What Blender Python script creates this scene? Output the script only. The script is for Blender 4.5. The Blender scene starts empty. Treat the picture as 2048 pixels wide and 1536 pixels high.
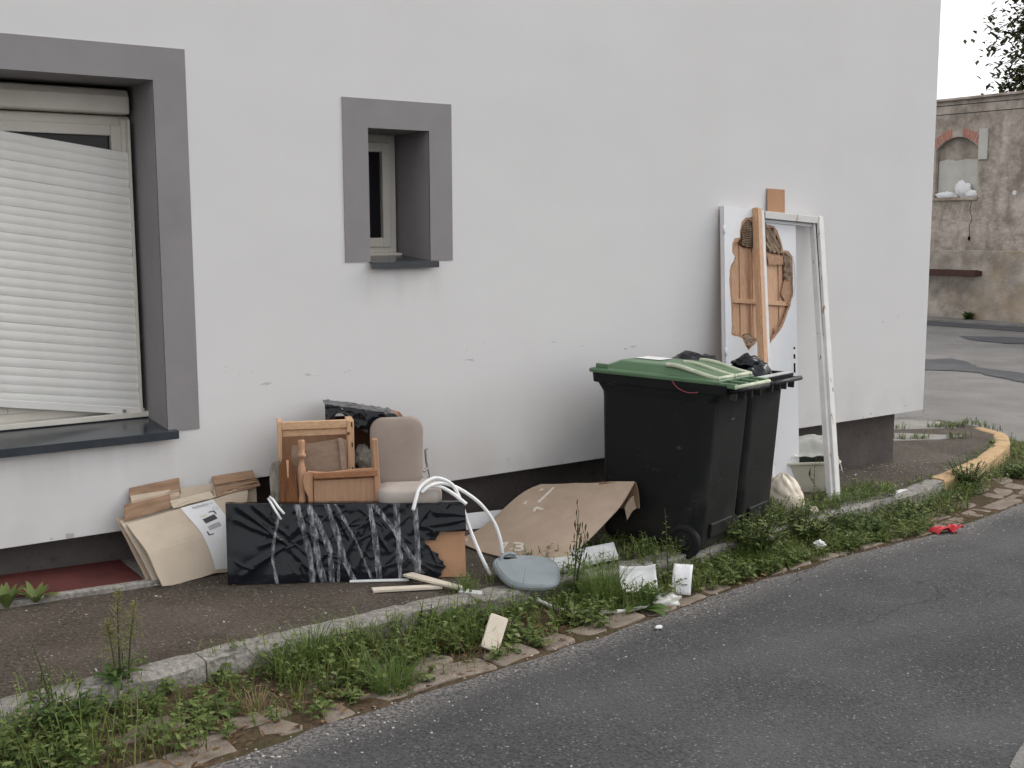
import bpy, bmesh, math, random
import numpy as np
from mathutils import Vector, Matrix, noise

random.seed(11)
rng = np.random.default_rng(5)
scene = bpy.context.scene
col = scene.collection
R = math.radians

# ------------------------------------------------------------------ camera
# X runs along the house wall, Y into the house, Z up (metres)
CAM_H = 1.78
yaw, pitch, roll = R(35.345), R(7.608), R(-0.197)
fw = Vector((math.sin(yaw) * math.cos(pitch), math.cos(yaw) * math.cos(pitch), -math.sin(pitch)))
rt = Vector((math.cos(yaw), -math.sin(yaw), 0))
up = rt.cross(fw)
r2 = rt * math.cos(roll) + up * math.sin(roll)
u2 = up * math.cos(roll) - rt * math.sin(roll)
cam_data = bpy.data.cameras.new('camera')
cam_data.sensor_width = 36
cam_data.lens = 2300 / 2048 * 36
cam_data.clip_end = 2000
cam = bpy.data.objects.new('camera', cam_data)
cam.matrix_world = Matrix(((r2.x, u2.x, -fw.x, 0), (r2.y, u2.y, -fw.y, 0), (r2.z, u2.z, -fw.z, CAM_H), (0, 0, 0, 1)))
col.objects.link(cam)
scene.camera = cam

# ------------------------------------------------------------------ sky, sun, exposure
SUN_EL, SUN_AZ = R(38), R(101)             # azimuth clockwise from +Y: down the street, to the right
world = bpy.data.worlds.new('World')
scene.world = world
world.use_nodes = True
wn, wl = world.node_tree.nodes, world.node_tree.links
sky = wn.new('ShaderNodeTexSky')
sky.sky_type = 'NISHITA'
sky.sun_disc = False
sky.sun_elevation = SUN_EL
sky.sun_rotation = SUN_AZ
sky.air_density = 1.0
sky.dust_density = 4.0
hs = wn.new('ShaderNodeHueSaturation')     # overcast: the clouds take the blue out of the sky
hs.inputs['Saturation'].default_value = 0.16
wl.new(sky.outputs['Color'], hs.inputs['Color'])
bg = wn['Background']
bg.inputs['Strength'].default_value = 0.10
cloud = wn.new('ShaderNodeMix')            # even cloud veil over the whole sky
cloud.data_type = 'RGBA'
cloud.inputs['Factor'].default_value = 0.70
cloud.inputs['B'].default_value = (6.45, 6.5, 6.62, 1)
wl.new(hs.outputs['Color'], cloud.inputs['A'])
wl.new(cloud.outputs['Result'], bg.inputs['Color'])

sun_data = bpy.data.lights.new('sun', 'SUN')
sun_data.energy = 0.5
sun_data.angle = R(25)
sun_data.color = (1.0, 0.94, 0.86)
sun = bpy.data.objects.new('sun', sun_data)
sd = Vector((math.sin(SUN_AZ) * math.cos(SUN_EL), math.cos(SUN_AZ) * math.cos(SUN_EL), math.sin(SUN_EL)))
sun.rotation_euler = sd.to_track_quat('Z', 'Y').to_euler()
sun.location = (12, -2, 9)
col.objects.link(sun)

scene.view_settings.view_transform = 'Standard'
scene.view_settings.look = 'None'
scene.view_settings.gamma = 1.0
scene.view_settings.use_curve_mapping = False
scene.view_settings.exposure = 1.12
scene.cycles.use_denoising = True
scene.cycles.max_bounces = 4
scene.cycles.diffuse_bounces = 2
scene.cycles.glossy_bounces = 2
scene.cycles.use_adaptive_sampling = True
scene.cycles.adaptive_threshold = 0.03
scene.cycles.transparent_max_bounces = 6

# ------------------------------------------------------------------ materials
def mat(name, c1, c2=None, rough=0.8, scale=8.0, bump=0.0, bscale=60.0, spec=0.3, metal=0.0, detail=4.0,
        stretch=None, contrast=(0.3, 0.7), coords='Object', bdist=0.01):
    m = bpy.data.materials.new(name)
    m.use_nodes = True
    nt = m.node_tree
    n, l = nt.nodes, nt.links
    b = n['Principled BSDF']
    b.inputs['Roughness'].default_value = rough
    b.inputs['Specular IOR Level'].default_value = spec
    b.inputs['Metallic'].default_value = metal
    tc = n.new('ShaderNodeTexCoord')
    src = tc.outputs[coords]
    if stretch:
        mp = n.new('ShaderNodeMapping')
        mp.inputs['Scale'].default_value = stretch
        l.new(src, mp.inputs['Vector'])
        src = mp.outputs['Vector']
    if c2 is None:
        b.inputs['Base Color'].default_value = (*c1, 1)
    else:
        nz = n.new('ShaderNodeTexNoise')
        nz.inputs['Scale'].default_value = scale
        nz.inputs['Detail'].default_value = detail
        nz.inputs['Roughness'].default_value = 0.65
        l.new(src, nz.inputs['Vector'])
        cr = n.new('ShaderNodeValToRGB')
        cr.color_ramp.elements[0].position = contrast[0]
        cr.color_ramp.elements[1].position = contrast[1]
        cr.color_ramp.elements[0].color = (*c1, 1)
        cr.color_ramp.elements[1].color = (*c2, 1)
        l.new(nz.outputs['Fac'], cr.inputs['Fac'])
        l.new(cr.outputs['Color'], b.inputs['Base Color'])
        m['ramp'] = cr.name
    if bump > 0:
        bn = n.new('ShaderNodeTexNoise')
        bn.inputs['Scale'].default_value = bscale
        bn.inputs['Detail'].default_value = 3
        l.new(src, bn.inputs['Vector'])
        bp = n.new('ShaderNodeBump')
        bp.inputs['Strength'].default_value = bump
        bp.inputs['Distance'].default_value = bdist
        l.new(bn.outputs['Fac'], bp.inputs['Height'])
        l.new(bp.outputs['Normal'], b.inputs['Normal'])
    return m

def base_socket(m):
    b = m.node_tree.nodes['Principled BSDF'].inputs['Base Color']
    return b

def overlay(m, fac_socket, colour):
    """mix another real colour over the base colour where fac is 1"""
    nt = m.node_tree
    b = base_socket(m)
    mx = nt.nodes.new('ShaderNodeMix')
    mx.data_type = 'RGBA'
    if b.is_linked:
        nt.links.new(b.links[0].from_socket, mx.inputs['A'])
    else:
        mx.inputs['A'].default_value = b.default_value
    mx.inputs['B'].default_value = (*colour, 1)
    nt.links.new(fac_socket, mx.inputs['Factor'])
    nt.links.new(mx.outputs['Result'], b)

def noise_mask(m, scale, lo, hi, stretch=None, detail=3.0, coords='Object', voronoi=False, loc=None):
    nt = m.node_tree
    n, l = nt.nodes, nt.links
    tc = n.new('ShaderNodeTexCoord')
    mp = n.new('ShaderNodeMapping')
    if stretch:
        mp.inputs['Scale'].default_value = stretch
    if loc:
        mp.inputs['Location'].default_value = loc
    l.new(tc.outputs[coords], mp.inputs['Vector'])
    t = n.new('ShaderNodeTexVoronoi' if voronoi else 'ShaderNodeTexNoise')
    t.inputs['Scale'].default_value = scale
    if not voronoi:
        t.inputs['Detail'].default_value = detail
    l.new(mp.outputs['Vector'], t.inputs['Vector'])
    mr = n.new('ShaderNodeMapRange')
    mr.inputs['From Min'].default_value = lo
    mr.inputs['From Max'].default_value = hi
    l.new(t.outputs['Distance' if voronoi else 'Fac'], mr.inputs['Value'])
    return mr.outputs['Result']

def mul(m, a, b):
    nd = m.node_tree.nodes.new('ShaderNodeMath')
    nd.operation = 'MULTIPLY'
    for i, s in enumerate((a, b)):
        if isinstance(s, (int, float)):
            nd.inputs[i].default_value = s
        else:
            m.node_tree.links.new(s, nd.inputs[i])
    return nd.outputs[0]

def band(m, axis, lo, hi, soft, coords='Object'):
    """1 inside lo..hi along an object axis"""
    nt = m.node_tree
    n, l = nt.nodes, nt.links
    tc = n.new('ShaderNodeTexCoord')
    sx = n.new('ShaderNodeSeparateXYZ')
    l.new(tc.outputs[coords], sx.inputs[0])
    a = n.new('ShaderNodeMapRange'); b = n.new('ShaderNodeMapRange')
    a.inputs['From Min'].default_value = lo - soft; a.inputs['From Max'].default_value = lo
    b.inputs['From Min'].default_value = hi + soft; b.inputs['From Max'].default_value = hi
    l.new(sx.outputs[axis], a.inputs['Value']); l.new(sx.outputs[axis], b.inputs['Value'])
    return mul(m, a.outputs['Result'], b.outputs['Result'])

def island_var(m, dark, light, hue=None):
    """each leaf or blade takes its own shade"""
    nt = m.node_tree
    g = nt.nodes.new('ShaderNodeNewGeometry')
    cr = nt.nodes.new('ShaderNodeValToRGB')
    cr.color_ramp.elements[0].color = (*dark, 1)
    cr.color_ramp.elements[1].color = (*light, 1)
    if hue:
        e = cr.color_ramp.elements.new(0.9)
        e.color = (*light, 1)
        cr.color_ramp.elements[2].color = (*hue, 1)
    nt.links.new(g.outputs['Random Per Island'], cr.inputs['Fac'])
    nt.links.new(cr.outputs['Color'], base_socket(m))

M = {}
# wall render with roller marks, faint dirt and scuffs
w_ = M['render'] = mat('white_render', (0.645, 0.638, 0.636), (0.675, 0.667, 0.665), rough=0.9, scale=1.3, detail=2, bump=0.16, bscale=380, spec=0.15, bdist=0.004, stretch=(0.55, 1, 1.4))
overlay(w_, mul(w_, noise_mask(w_, 2.0, 0.45, 0.8, stretch=(1, 1, 0.25)), mul(w_, band(w_, 2, 0.2, 0.42, 0.5), 0.35)), (0.42, 0.40, 0.37))
overlay(w_, mul(w_, noise_mask(w_, 9.0, 0.685, 0.71, stretch=(0.9, 1, 3.0), loc=(3, 0, 7)), mul(w_, band(w_, 2, 0.98, 1.08, 0.05), 0.45)), (0.25, 0.25, 0.26))
overlay(w_, mul(w_, noise_mask(w_, 14.0, 0.66, 0.70, loc=(1, 5, 2)), mul(w_, band(w_, 2, 0.30, 0.37, 0.10), 0.5)), (0.20, 0.17, 0.14))
overlay(w_, mul(w_, noise_mask(w_, 5, 0.35, 0.75, stretch=(2.5, 1, .18), detail=4, loc=(2, 1, 3)), mul(w_, mul(w_, band(w_, 0, -2.62, -1.08, .08), band(w_, 2, .66, .76, .14)), .22)), (0.40, 0.355, 0.30))
overlay(w_, mul(w_, noise_mask(w_, 5, 0.35, 0.75, stretch=(2.5, 1, .18), detail=4, loc=(6, 1, 3)), mul(w_, mul(w_, band(w_, 0, .03, .48, .06), band(w_, 2, 1.46, 1.58, .14)), .18)), (0.42, 0.375, 0.32))
overlay(w_, mul(w_, noise_mask(w_, 3, 0.42, 0.8, detail=5, loc=(7, 2, 1)), mul(w_, band(w_, 2, .2, .38, .30), .35)), (0.36, 0.33, 0.29))
overlay(w_, mul(w_, noise_mask(w_, .8, 0.5, 0.8, stretch=(2.2, 1, .2), detail=4, loc=(9, 2, 1)), .09), (0.50, 0.48, 0.45))
M['grey_paint'] = mat('grey_paint', (0.235, 0.222, 0.226), (0.27, 0.255, 0.26), rough=0.85, scale=3, bump=0.2, bscale=380, spec=0.2, bdist=0.004)
M['slate'] = mat('slate_metal', (0.028, 0.034, 0.042), (0.042, 0.048, 0.056), rough=0.2, scale=9, spec=0.6)
pv = M['pvc'] = mat('cream_pvc', (0.60, 0.565, 0.50), (0.68, 0.65, 0.59), rough=0.45, scale=5, spec=0.4)
sl = M['slat'] = mat('shutter_slat', (0.68, 0.668, 0.635), (0.755, 0.742, 0.712), rough=0.5, scale=4, spec=0.35, coords='Object')
M['glass'] = mat('dark_glass', (0.012, 0.012, 0.014), rough=0.08, spec=0.25)
M['void'] = mat('dark_inside', (0.008, 0.008, 0.008), rough=1.0, spec=0.0)
pl = M['plinth'] = mat('plinth_render', (0.085, 0.074, 0.070), (0.125, 0.108, 0.102), rough=0.95, scale=4, bump=0.5, bscale=90, spec=0.1, bdist=0.006)
overlay(pl, mul(pl, noise_mask(pl, 25, 0.62, 0.7), 0.5), (0.05, 0.045, 0.04))
M['roof_tile'] = mat('roof_tile', (0.20, 0.09, 0.06), (0.28, 0.14, 0.09), rough=0.9, scale=6)

# road asphalt: fine aggregate with light stones, worn lighter along the edge
def asphalt(name, dark, light, stone, amount, big=1.2):
    m = mat(name, dark, light, rough=0.92, scale=62, detail=4, bump=0.9, bscale=85, spec=0.2, contrast=(0.36, 0.64), bdist=0.010)
    overlay(m, mul(m, noise_mask(m, big, 0.42, 0.72, detail=3), 0.35), tuple(min(1, x * 1.55) for x in light))
    overlay(m, mul(m, noise_mask(m, 0.55, 0.5, 0.75, loc=(4, 2, 0), detail=3), 0.4), tuple(x * 0.75 for x in dark))
    overlay(m, mul(m, noise_mask(m, 48, 0.22 * amount, 0.15 * amount, voronoi=True), noise_mask(m, 24, 0.50, 0.58, loc=(7, 1, 0), detail=1)), stone)
    return m
ro = M['asphalt'] = asphalt('road_asphalt', (0.038, 0.038, 0.040), (0.088, 0.087, 0.088), (0.19, 0.187, 0.185), 1.25)
at = ro.node_tree.nodes.new('ShaderNodeAttribute'); at.attribute_name = 'edge'
overlay(ro, mul(ro, at.outputs['Fac'], noise_mask(ro, 70, 0.42, 0.58, detail=4)), (0.24, 0.22, 0.205))
# hairline cracks
def cracks(m, scale, width, amount, colour, loc=None):
    nt = m.node_tree
    n, l = nt.nodes, nt.links
    tc = n.new('ShaderNodeTexCoord'); mp = n.new('ShaderNodeMapping')
    if loc: mp.inputs['Location'].default_value = loc
    l.new(tc.outputs['Object'], mp.inputs['Vector'])
    nz = n.new('ShaderNodeTexNoise'); nz.inputs['Scale'].default_value = scale * 2.3; nz.inputs['Detail'].default_value = 5
    l.new(mp.outputs['Vector'], nz.inputs['Vector'])
    mx = n.new('ShaderNodeVectorMath'); mx.operation = 'MULTIPLY_ADD'
    mx.inputs[1].default_value = (0.5 / scale,) * 3
    l.new(nz.outputs['Color'], mx.inputs[0]); l.new(mp.outputs['Vector'], mx.inputs[2])
    v = n.new('ShaderNodeTexVoronoi'); v.feature = 'DISTANCE_TO_EDGE'; v.inputs['Scale'].default_value = scale
    l.new(mx.outputs['Vector'], v.inputs['Vector'])
    mr = n.new('ShaderNodeMapRange'); mr.inputs['From Min'].default_value = width; mr.inputs['From Max'].default_value = width * 0.4
    l.new(v.outputs['Distance'], mr.inputs['Value'])
    overlay(m, mul(m, mr.outputs['Result'], mul(m, noise_mask(m, scale * 0.8, 0.5, 0.62, loc=(9, 3, 1)), amount)), colour)
overlay(ro, mul(ro, noise_mask(ro, 1.3, 0.48, 0.72, stretch=(.22, 1.4, 1), detail=4, loc=(3, 5, 0)), .4), (0.125, 0.124, 0.124))
cracks(ro, 0.55, 0.005, 0.55, (0.025, 0.025, 0.025), (2, 7, 0))
M['asphalt_old'] = asphalt('old_pale_asphalt', (0.15, 0.145, 0.14), (0.22, 0.21, 0.20), (0.33, 0.32, 0.30), 1.0)
cracks(M['asphalt_old'], 0.6, 0.01, 0.5, (0.07, 0.07, 0.07), (3, 1, 0))
M['asphalt_dark'] = asphalt('patch_asphalt', (0.07, 0.072, 0.078), (0.105, 0.107, 0.112), (0.18, 0.18, 0.18), 0.8)
pa = M['pavement'] = asphalt('pavement_grit', (0.040, 0.033, 0.027), (0.108, 0.089, 0.072), (0.20, 0.172, 0.145), 1.3, big=2.2)
overlay(pa, mul(pa, noise_mask(pa, 3.5, 0.52, 0.75, loc=(2, 8, 0), detail=6), 0.55), (0.048, 0.034, 0.024))
cracks(pa, 0.5, 0.008, 0.8, (0.03, 0.025, 0.02), (5, 2, 0))
kb = M['kerb'] = mat('granite_kerb', (0.17, 0.158, 0.145), (0.34, 0.32, 0.295), rough=0.9, scale=45, detail=6, bump=0.8, bscale=55, spec=0.2, contrast=(0.35, 0.65))
overlay(kb, mul(kb, noise_mask(kb, 5, 0.52, 0.72, loc=(3, 3, 3), detail=6), 0.6), (0.10, 0.085, 0.065))
ko = M['kerb_ochre'] = mat('ochre_kerb', (0.38, 0.25, 0.13), (0.51, 0.36, 0.21), rough=0.9, scale=14, detail=6, bump=0.6, bscale=60, spec=0.15)
overlay(ko, mul(ko, noise_mask(ko, 7, 0.55, 0.7, loc=(1, 3, 3), detail=6), 0.6), (0.22, 0.18, 0.13))
M['sett'] = mat('sandstone_sett', (0.155, 0.125, 0.10), (0.27, 0.225, 0.185), rough=0.92, scale=9, detail=6, bump=0.6, bscale=70, spec=0.15)
so = M['soil'] = mat('gutter_soil', (0.045, 0.032, 0.022), (0.125, 0.09, 0.06), rough=1.0, scale=30, detail=8, bump=1.0, bscale=60, spec=0.05)
overlay(so, mul(so, noise_mask(so, 5, 0.5, 0.66, loc=(5, 1, 1), detail=5), 0.6), (0.05, 0.055, 0.025))
M['ground'] = mat('bare_ground', (0.10, 0.09, 0.075), (0.16, 0.14, 0.12), rough=1.0, scale=2, detail=6)
M['concrete'] = mat('pale_concrete', (0.21, 0.20, 0.185), (0.30, 0.285, 0.265), rough=0.95, scale=6, detail=7, bump=0.4, bscale=60, spec=0.15)

# things
M['hatch'] = mat('oxide_red_paint', (0.050, 0.0125, 0.0105), (0.088, 0.021, 0.017), rough=0.7, scale=6, detail=6, bump=0.3, bscale=60)
def cardboard(name, c1, c2):
    m = mat(name, c1, c2, rough=0.85, scale=5, detail=3, bump=0.10, bscale=14, spec=0.15, bdist=0.01)
    overlay(m, mul(m, noise_mask(m, 6, 0.60, 0.78, loc=(3, 1, 2), detail=4), 0.30), tuple(x * 0.66 for x in c1))
    return m
M['card'] = cardboard('brown_cardboard', (0.40, 0.305, 0.230), (0.475, 0.370, 0.285))
M['card_pale'] = cardboard('pale_cardboard', (0.46, 0.385, 0.30), (0.535, 0.455, 0.365))
M['card_dark'] = cardboard('dark_cardboard', (0.24, 0.155, 0.100), (0.29, 0.19, 0.125))
M['card_orange'] = cardboard('fibreboard', (0.36, 0.20, 0.115), (0.43, 0.25, 0.15))
M['paper'] = mat('white_paper', (0.66, 0.66, 0.67), (0.74, 0.74, 0.75), rough=0.6, scale=6, bump=0.15, bscale=20)
M['ink_dark'] = mat('dark_print', (0.05, 0.055, 0.065), rough=0.6)
M['ink_grey'] = mat('grey_print', (0.30, 0.31, 0.33), (0.42, 0.43, 0.45), rough=0.6, scale=40)
M['ink_yellow'] = mat('yellow_print', (0.62, 0.60, 0.38), rough=0.6)
M['chalk'] = mat('pale_marker', (0.74, 0.68, 0.60), (0.60, 0.53, 0.45), rough=0.8, scale=30)
def wood(name, c1, c2, stretch, rough=0.6, scale=6):
    return mat(name, c1, c2, rough=rough, scale=scale, detail=6, stretch=stretch, bump=0.12, bscale=20, spec=0.3, contrast=(0.35, 0.68))
V_, H_ = (14, 14, 1.2), (1.2, 14, 14)
M['pine_v'] = wood('pine_upright_grain', (0.50, 0.305, 0.175), (0.65, 0.425, 0.262), V_)
M['pine_h'] = wood('pine_cross_grain', (0.52, 0.315, 0.18), (0.67, 0.44, 0.275), H_)
M['raw_v'] = wood('raw_timber', (0.50, 0.298, 0.185), (0.62, 0.395, 0.262), V_)
M['ply'] = wood('grey_plywood', (0.255, 0.175, 0.125), (0.325, 0.235, 0.175), (3, 8, 8), scale=5)
M['veneer'] = wood('faded_veneer', (0.38, 0.222, 0.135), (0.475, 0.295, 0.185), V_)
M['rail'] = wood('reddish_rail', (0.285, 0.125, 0.06), (0.36, 0.18, 0.095), H_)
M['stile'] = wood('orange_stile', (0.40, 0.215, 0.125), (0.50, 0.29, 0.175), V_)
M['plank_brown'] = wood('varnished_plank', (0.12, 0.045, 0.017), (0.25, 0.105, 0.040), (8, 8, 1.0), rough=0.35, scale=5)
pg = M['plank_grey'] = wood('weathered_plank', (0.16, 0.135, 0.11), (0.33, 0.30, 0.265), (10, 10, 2.0), rough=0.85)
overlay(pg, mul(pg, noise_mask(pg, 9, 0.5, 0.62, loc=(1, 2, 3)), 0.7), (0.085, 0.06, 0.04))
M['cab'] = wood('dark_cabinet_wood', (0.105, 0.035, 0.014), (0.165, 0.065, 0.027), H_, rough=0.45)
M['film'] = mat('black_film', (0.005, 0.006, 0.009), (0.010, 0.011, 0.015), rough=0.14, scale=6, bump=0.08, bscale=40, spec=0.30, bdist=0.006)
def film_tape():
    m = mat('clear_tape', (0.30, 0.31, 0.34), (0.56, 0.57, 0.61), rough=0.3, scale=30, detail=4, bump=0.4, bscale=60, spec=0.6, bdist=0.004, stretch=(2.0, 2.0, .45))
    b = m.node_tree.nodes['Principled BSDF']
    s = noise_mask(m, 30, 0.40, 0.70, detail=3, stretch=(2.4, 2.4, .5))
    mr = m.node_tree.nodes.new('ShaderNodeMapRange')
    mr.inputs['To Min'].default_value = 0.10; mr.inputs['To Max'].default_value = 0.66
    m.node_tree.links.new(s, mr.inputs['Value'])
    m.node_tree.links.new(mr.outputs['Result'], b.inputs['Alpha'])
    return m
M['tape'] = film_tape()
def clear_film(name, colour, alpha, rough=0.25):
    m = mat(name, colour, tuple(min(1, x * 1.15) for x in colour), rough=rough, scale=10, bump=0.4, bscale=25, spec=0.5)
    m.node_tree.nodes['Principled BSDF'].inputs['Alpha'].default_value = alpha
    return m
M['clear'] = clear_film('clear_plastic_film', (0.62, 0.62, 0.58), 0.62)
M['cream_bag'] = clear_film('cream_plastic_bag', (0.64, 0.56, 0.46), 0.94, 0.4)
M['white_plastic'] = mat('white_plastic', (0.74, 0.74, 0.74), (0.80, 0.80, 0.80), rough=0.4, scale=6, spec=0.4)
M['dirty_white'] = mat('dirty_white_plastic', (0.48, 0.46, 0.42), (0.66, 0.64, 0.60), rough=0.6, scale=12, detail=6)
M['foam'] = mat('grey_white_foam', (0.42, 0.43, 0.43), (0.56, 0.57, 0.57), rough=0.85, scale=20, bump=0.5, bscale=70)
M['cream_stick'] = mat('cream_moulding', (0.56, 0.49, 0.40), (0.66, 0.59, 0.49), rough=0.6, scale=8)
M['fabric'] = mat('taupe_fabric', (0.275, 0.225, 0.195), (0.325, 0.27, 0.235), rough=0.95, scale=5, bump=0.4, bscale=500, spec=0.1, bdist=0.002)
M['fabric_pale'] = mat('pale_taupe_fabric', (0.38, 0.335, 0.30), (0.44, 0.39, 0.355), rough=0.95, scale=5, bump=0.4, bscale=500, spec=0.1, bdist=0.002)
M['metal'] = mat('dull_metal', (0.22, 0.21, 0.19), (0.30, 0.29, 0.27), rough=0.45, scale=12, metal=0.6)
M['bin'] = mat('black_bin_plastic', (0.0050, 0.0055, 0.0062), (0.0085, 0.0092, 0.0098), rough=0.52, scale=3, detail=3, bump=0.08, bscale=200, spec=0.22, bdist=0.002)
bn_ = M['bin']
overlay(bn_, mul(bn_, noise_mask(bn_, 7, 0.60, 0.72, stretch=(1, 1, .35), detail=6, loc=(3, 3, 1)), 0.5), (0.030, 0.029, 0.027))
overlay(bn_, mul(bn_, noise_mask(bn_, 5, 0.40, 0.75, detail=6, loc=(1, 7, 1)), mul(bn_, band(bn_, 2, -.1, .10, .35), .6)), (0.050, 0.044, 0.036))
overlay(bn_, mul(bn_, noise_mask(bn_, 26, 0.69, 0.71, stretch=(.5, .5, 1.6), detail=3, loc=(8, 2, 5)), .5), (0.06, 0.06, 0.06))
M['bin_edge'] = mat('scuffed_bin_rim', (0.018, 0.019, 0.021), (0.034, 0.036, 0.038), rough=0.5, scale=8, spec=0.4)
M['lid_green'] = mat('green_lid_plastic', (0.080, 0.148, 0.078), (0.102, 0.180, 0.098), rough=0.42, scale=3, detail=5, spec=0.4)
M['lid_edge'] = mat('worn_pale_lid_edge', (0.36, 0.42, 0.29), (0.60, 0.61, 0.47), rough=0.5, scale=18)
M['rubber'] = mat('black_rubber', (0.010, 0.010, 0.011), (0.018, 0.018, 0.018), rough=0.75, scale=12, spec=0.2)
dw = M['door_white'] = mat('white_door_paint', (0.66, 0.665, 0.69), (0.72, 0.725, 0.745), rough=0.4, scale=2, spec=0.35)
fp = M['frame_white'] = mat('chipped_white_paint', (0.60, 0.59, 0.575), (0.70, 0.69, 0.675), rough=0.55, scale=6, spec=0.3)
overlay(fp, noise_mask(fp, 11, 0.66, 0.69, stretch=(1.6, 1.6, 0.35), detail=5, loc=(2, 2, 0.3)), (0.34, 0.21, 0.12))
overlay(fp, noise_mask(fp, 16, 0.695, 0.71, stretch=(2, 2, 0.35), detail=4, loc=(5, 1, 2)), (0.06, 0.055, 0.055))
M['torn'] = mat('torn_fibreboard', (0.34, 0.20, 0.125), (0.46, 0.29, 0.19), rough=0.95, scale=40, bump=0.6, bscale=90)
M['comb'] = mat('kraft_honeycomb', (0.36, 0.265, 0.19), (0.50, 0.385, 0.285), rough=0.95, scale=20)
M['tub'] = mat('cream_tub_plastic', (0.46, 0.44, 0.36), (0.54, 0.515, 0.43), rough=0.5, scale=5, spec=0.35)
M['tub_in'] = mat('dark_green_content', (0.028, 0.036, 0.028), (0.05, 0.06, 0.045), rough=0.8, scale=9)
M['lid_grey'] = mat('blue_grey_plastic', (0.205, 0.235, 0.25), (0.26, 0.29, 0.305), rough=0.45, scale=4, detail=6, spec=0.35)
M['red'] = mat('red_card', (0.55, 0.035, 0.05), (0.66, 0.07, 0.08), rough=0.5, scale=15)
M['pebble'] = mat('pale_pebble', (0.34, 0.32, 0.29), (0.55, 0.53, 0.50), rough=0.9, scale=60)
# far side
fw_ = M['far_wall'] = mat('mottled_old_render', (0.25, 0.212, 0.18), (0.50, 0.445, 0.39), rough=0.95, scale=1.6, detail=9, contrast=(0.38, 0.62), bump=0.9, bscale=9, spec=0.1, bdist=0.04)
overlay(fw_, mul(fw_, noise_mask(fw_, 4.2, 0.50, 0.66, stretch=(1, 1, 0.3), detail=7), 0.6), (0.19, 0.163, 0.142))
overlay(fw_, mul(fw_, noise_mask(fw_, 6, 0.60, 0.70, detail=6, loc=(4, 4, 1)), 0.6), (0.52, 0.475, 0.43))
overlay(fw_, mul(fw_, noise_mask(fw_, 1.0, 0.50, 0.66, detail=6, loc=(2, 5.2, 0)), mul(fw_, band(fw_, 2, -1, 1.0, 0.8), 0.45)), (0.36, 0.25, 0.13))
M['far_low'] = mat('lower_old_render', (0.24, 0.21, 0.18), (0.45, 0.405, 0.355), rough=0.95, contrast=(.38, .62), scale=1.8, detail=9, bump=0.6, bscale=8, spec=0.1, bdist=0.03)
overlay(M['far_low'], mul(M['far_low'], noise_mask(M['far_low'], 0.9, 0.5, 0.66, detail=6, loc=(2, 5.2, 0)), 0.5), (0.36, 0.25, 0.13))
M['infill'] = mat('pale_infill_render', (0.42, 0.41, 0.375), (0.55, 0.54, 0.50), rough=0.95, scale=2.0, detail=7)
M['brick'] = mat('red_brick', (0.36, 0.15, 0.11), (0.47, 0.21, 0.155), rough=0.95, scale=8)
M['rust'] = mat('rusty_steel', (0.052, 0.026, 0.022), (0.085, 0.042, 0.034), rough=0.8, scale=10)
M['cable'] = mat('black_cable', (0.02, 0.02, 0.02), rough=0.7)
M['bark'] = mat('bark', (0.07, 0.055, 0.045), (0.12, 0.10, 0.08), rough=0.95, scale=12, bump=0.6, bscale=20)
def leafmat(name, dark, light, hue=None, rough=0.6):
    m = mat(name, dark, rough=rough, spec=0.25)
    island_var(m, dark, light, hue)
    b = m.node_tree.nodes['Principled BSDF']
    # thin leaves let some light through
    tr = m.node_tree.nodes.new('ShaderNodeBsdfTranslucent')
    ms = m.node_tree.nodes.new('ShaderNodeMixShader')
    ms.inputs['Fac'].default_value = 0.28
    m.node_tree.links.new(base_socket(m).links[0].from_socket, tr.inputs['Color'])
    out = m.node_tree.nodes['Material Output']
    m.node_tree.links.new(b.outputs[0], ms.inputs[1]); m.node_tree.links.new(tr.outputs[0], ms.inputs[2])
    m.node_tree.links.new(ms.outputs[0], out.inputs['Surface'])
    return m
M['grass'] = leafmat('grass_blade', (0.052, 0.090, 0.018), (0.195, 0.245, 0.058), (0.30, 0.265, 0.14))
M['grass_bright'] = leafmat('fresh_grass_blade', (0.07, 0.12, 0.025), (0.16, 0.23, 0.06))
M['leaf'] = leafmat('weed_leaf', (0.050, 0.090, 0.020), (0.195, 0.245, 0.078), (0.27, 0.28, 0.15))
M['leaf_dark'] = leafmat('dark_weed_leaf', (0.038, 0.075, 0.018), (0.105, 0.165, 0.045))
M['dock'] = leafmat('dock_leaf', (0.055, 0.105, 0.022), (0.10, 0.165, 0.045))
M['dead'] = leafmat('dead_leaf', (0.085, 0.045, 0.020), (0.25, 0.16, 0.085), (0.34, 0.26, 0.16))
M['straw'] = leafmat('dry_stem', (0.20, 0.15, 0.075), (0.36, 0.29, 0.17))
M['stem'] = leafmat('green_stem', (0.05, 0.065, 0.022), (0.10, 0.11, 0.045))
M['seed'] = leafmat('seed_head', (0.055, 0.042, 0.022), (0.11, 0.085, 0.045))
M['floret'] = leafmat('yellow_green_floret', (0.17, 0.17, 0.055), (0.29, 0.27, 0.11))
M['tree_leaf'] = leafmat('tree_leaf', (0.040, 0.052, 0.022), (0.105, 0.110, 0.050), (0.15, 0.115, 0.065))

# ------------------------------------------------------------------ object helpers
ROOTM = {}
def tag(o, label=None, cat=None, group=None, kind=None):
    if label: o['label'] = label
    if cat: o['category'] = cat
    if group: o['group'] = group
    if kind: o['kind'] = kind
    return o

def thing(name, loc, label=None, cat=None, group=None, kind=None, rot=None):
    o = bpy.data.objects.new(name, None)
    o.empty_display_size = 0.1
    mw = Matrix.Translation(loc)
    if rot is not None:
        mw = mw @ rot.to_4x4()
    o.matrix_world = mw
    col.objects.link(o)
    ROOTM[o.name] = mw
    return tag(o, label, cat, group, kind)

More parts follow.
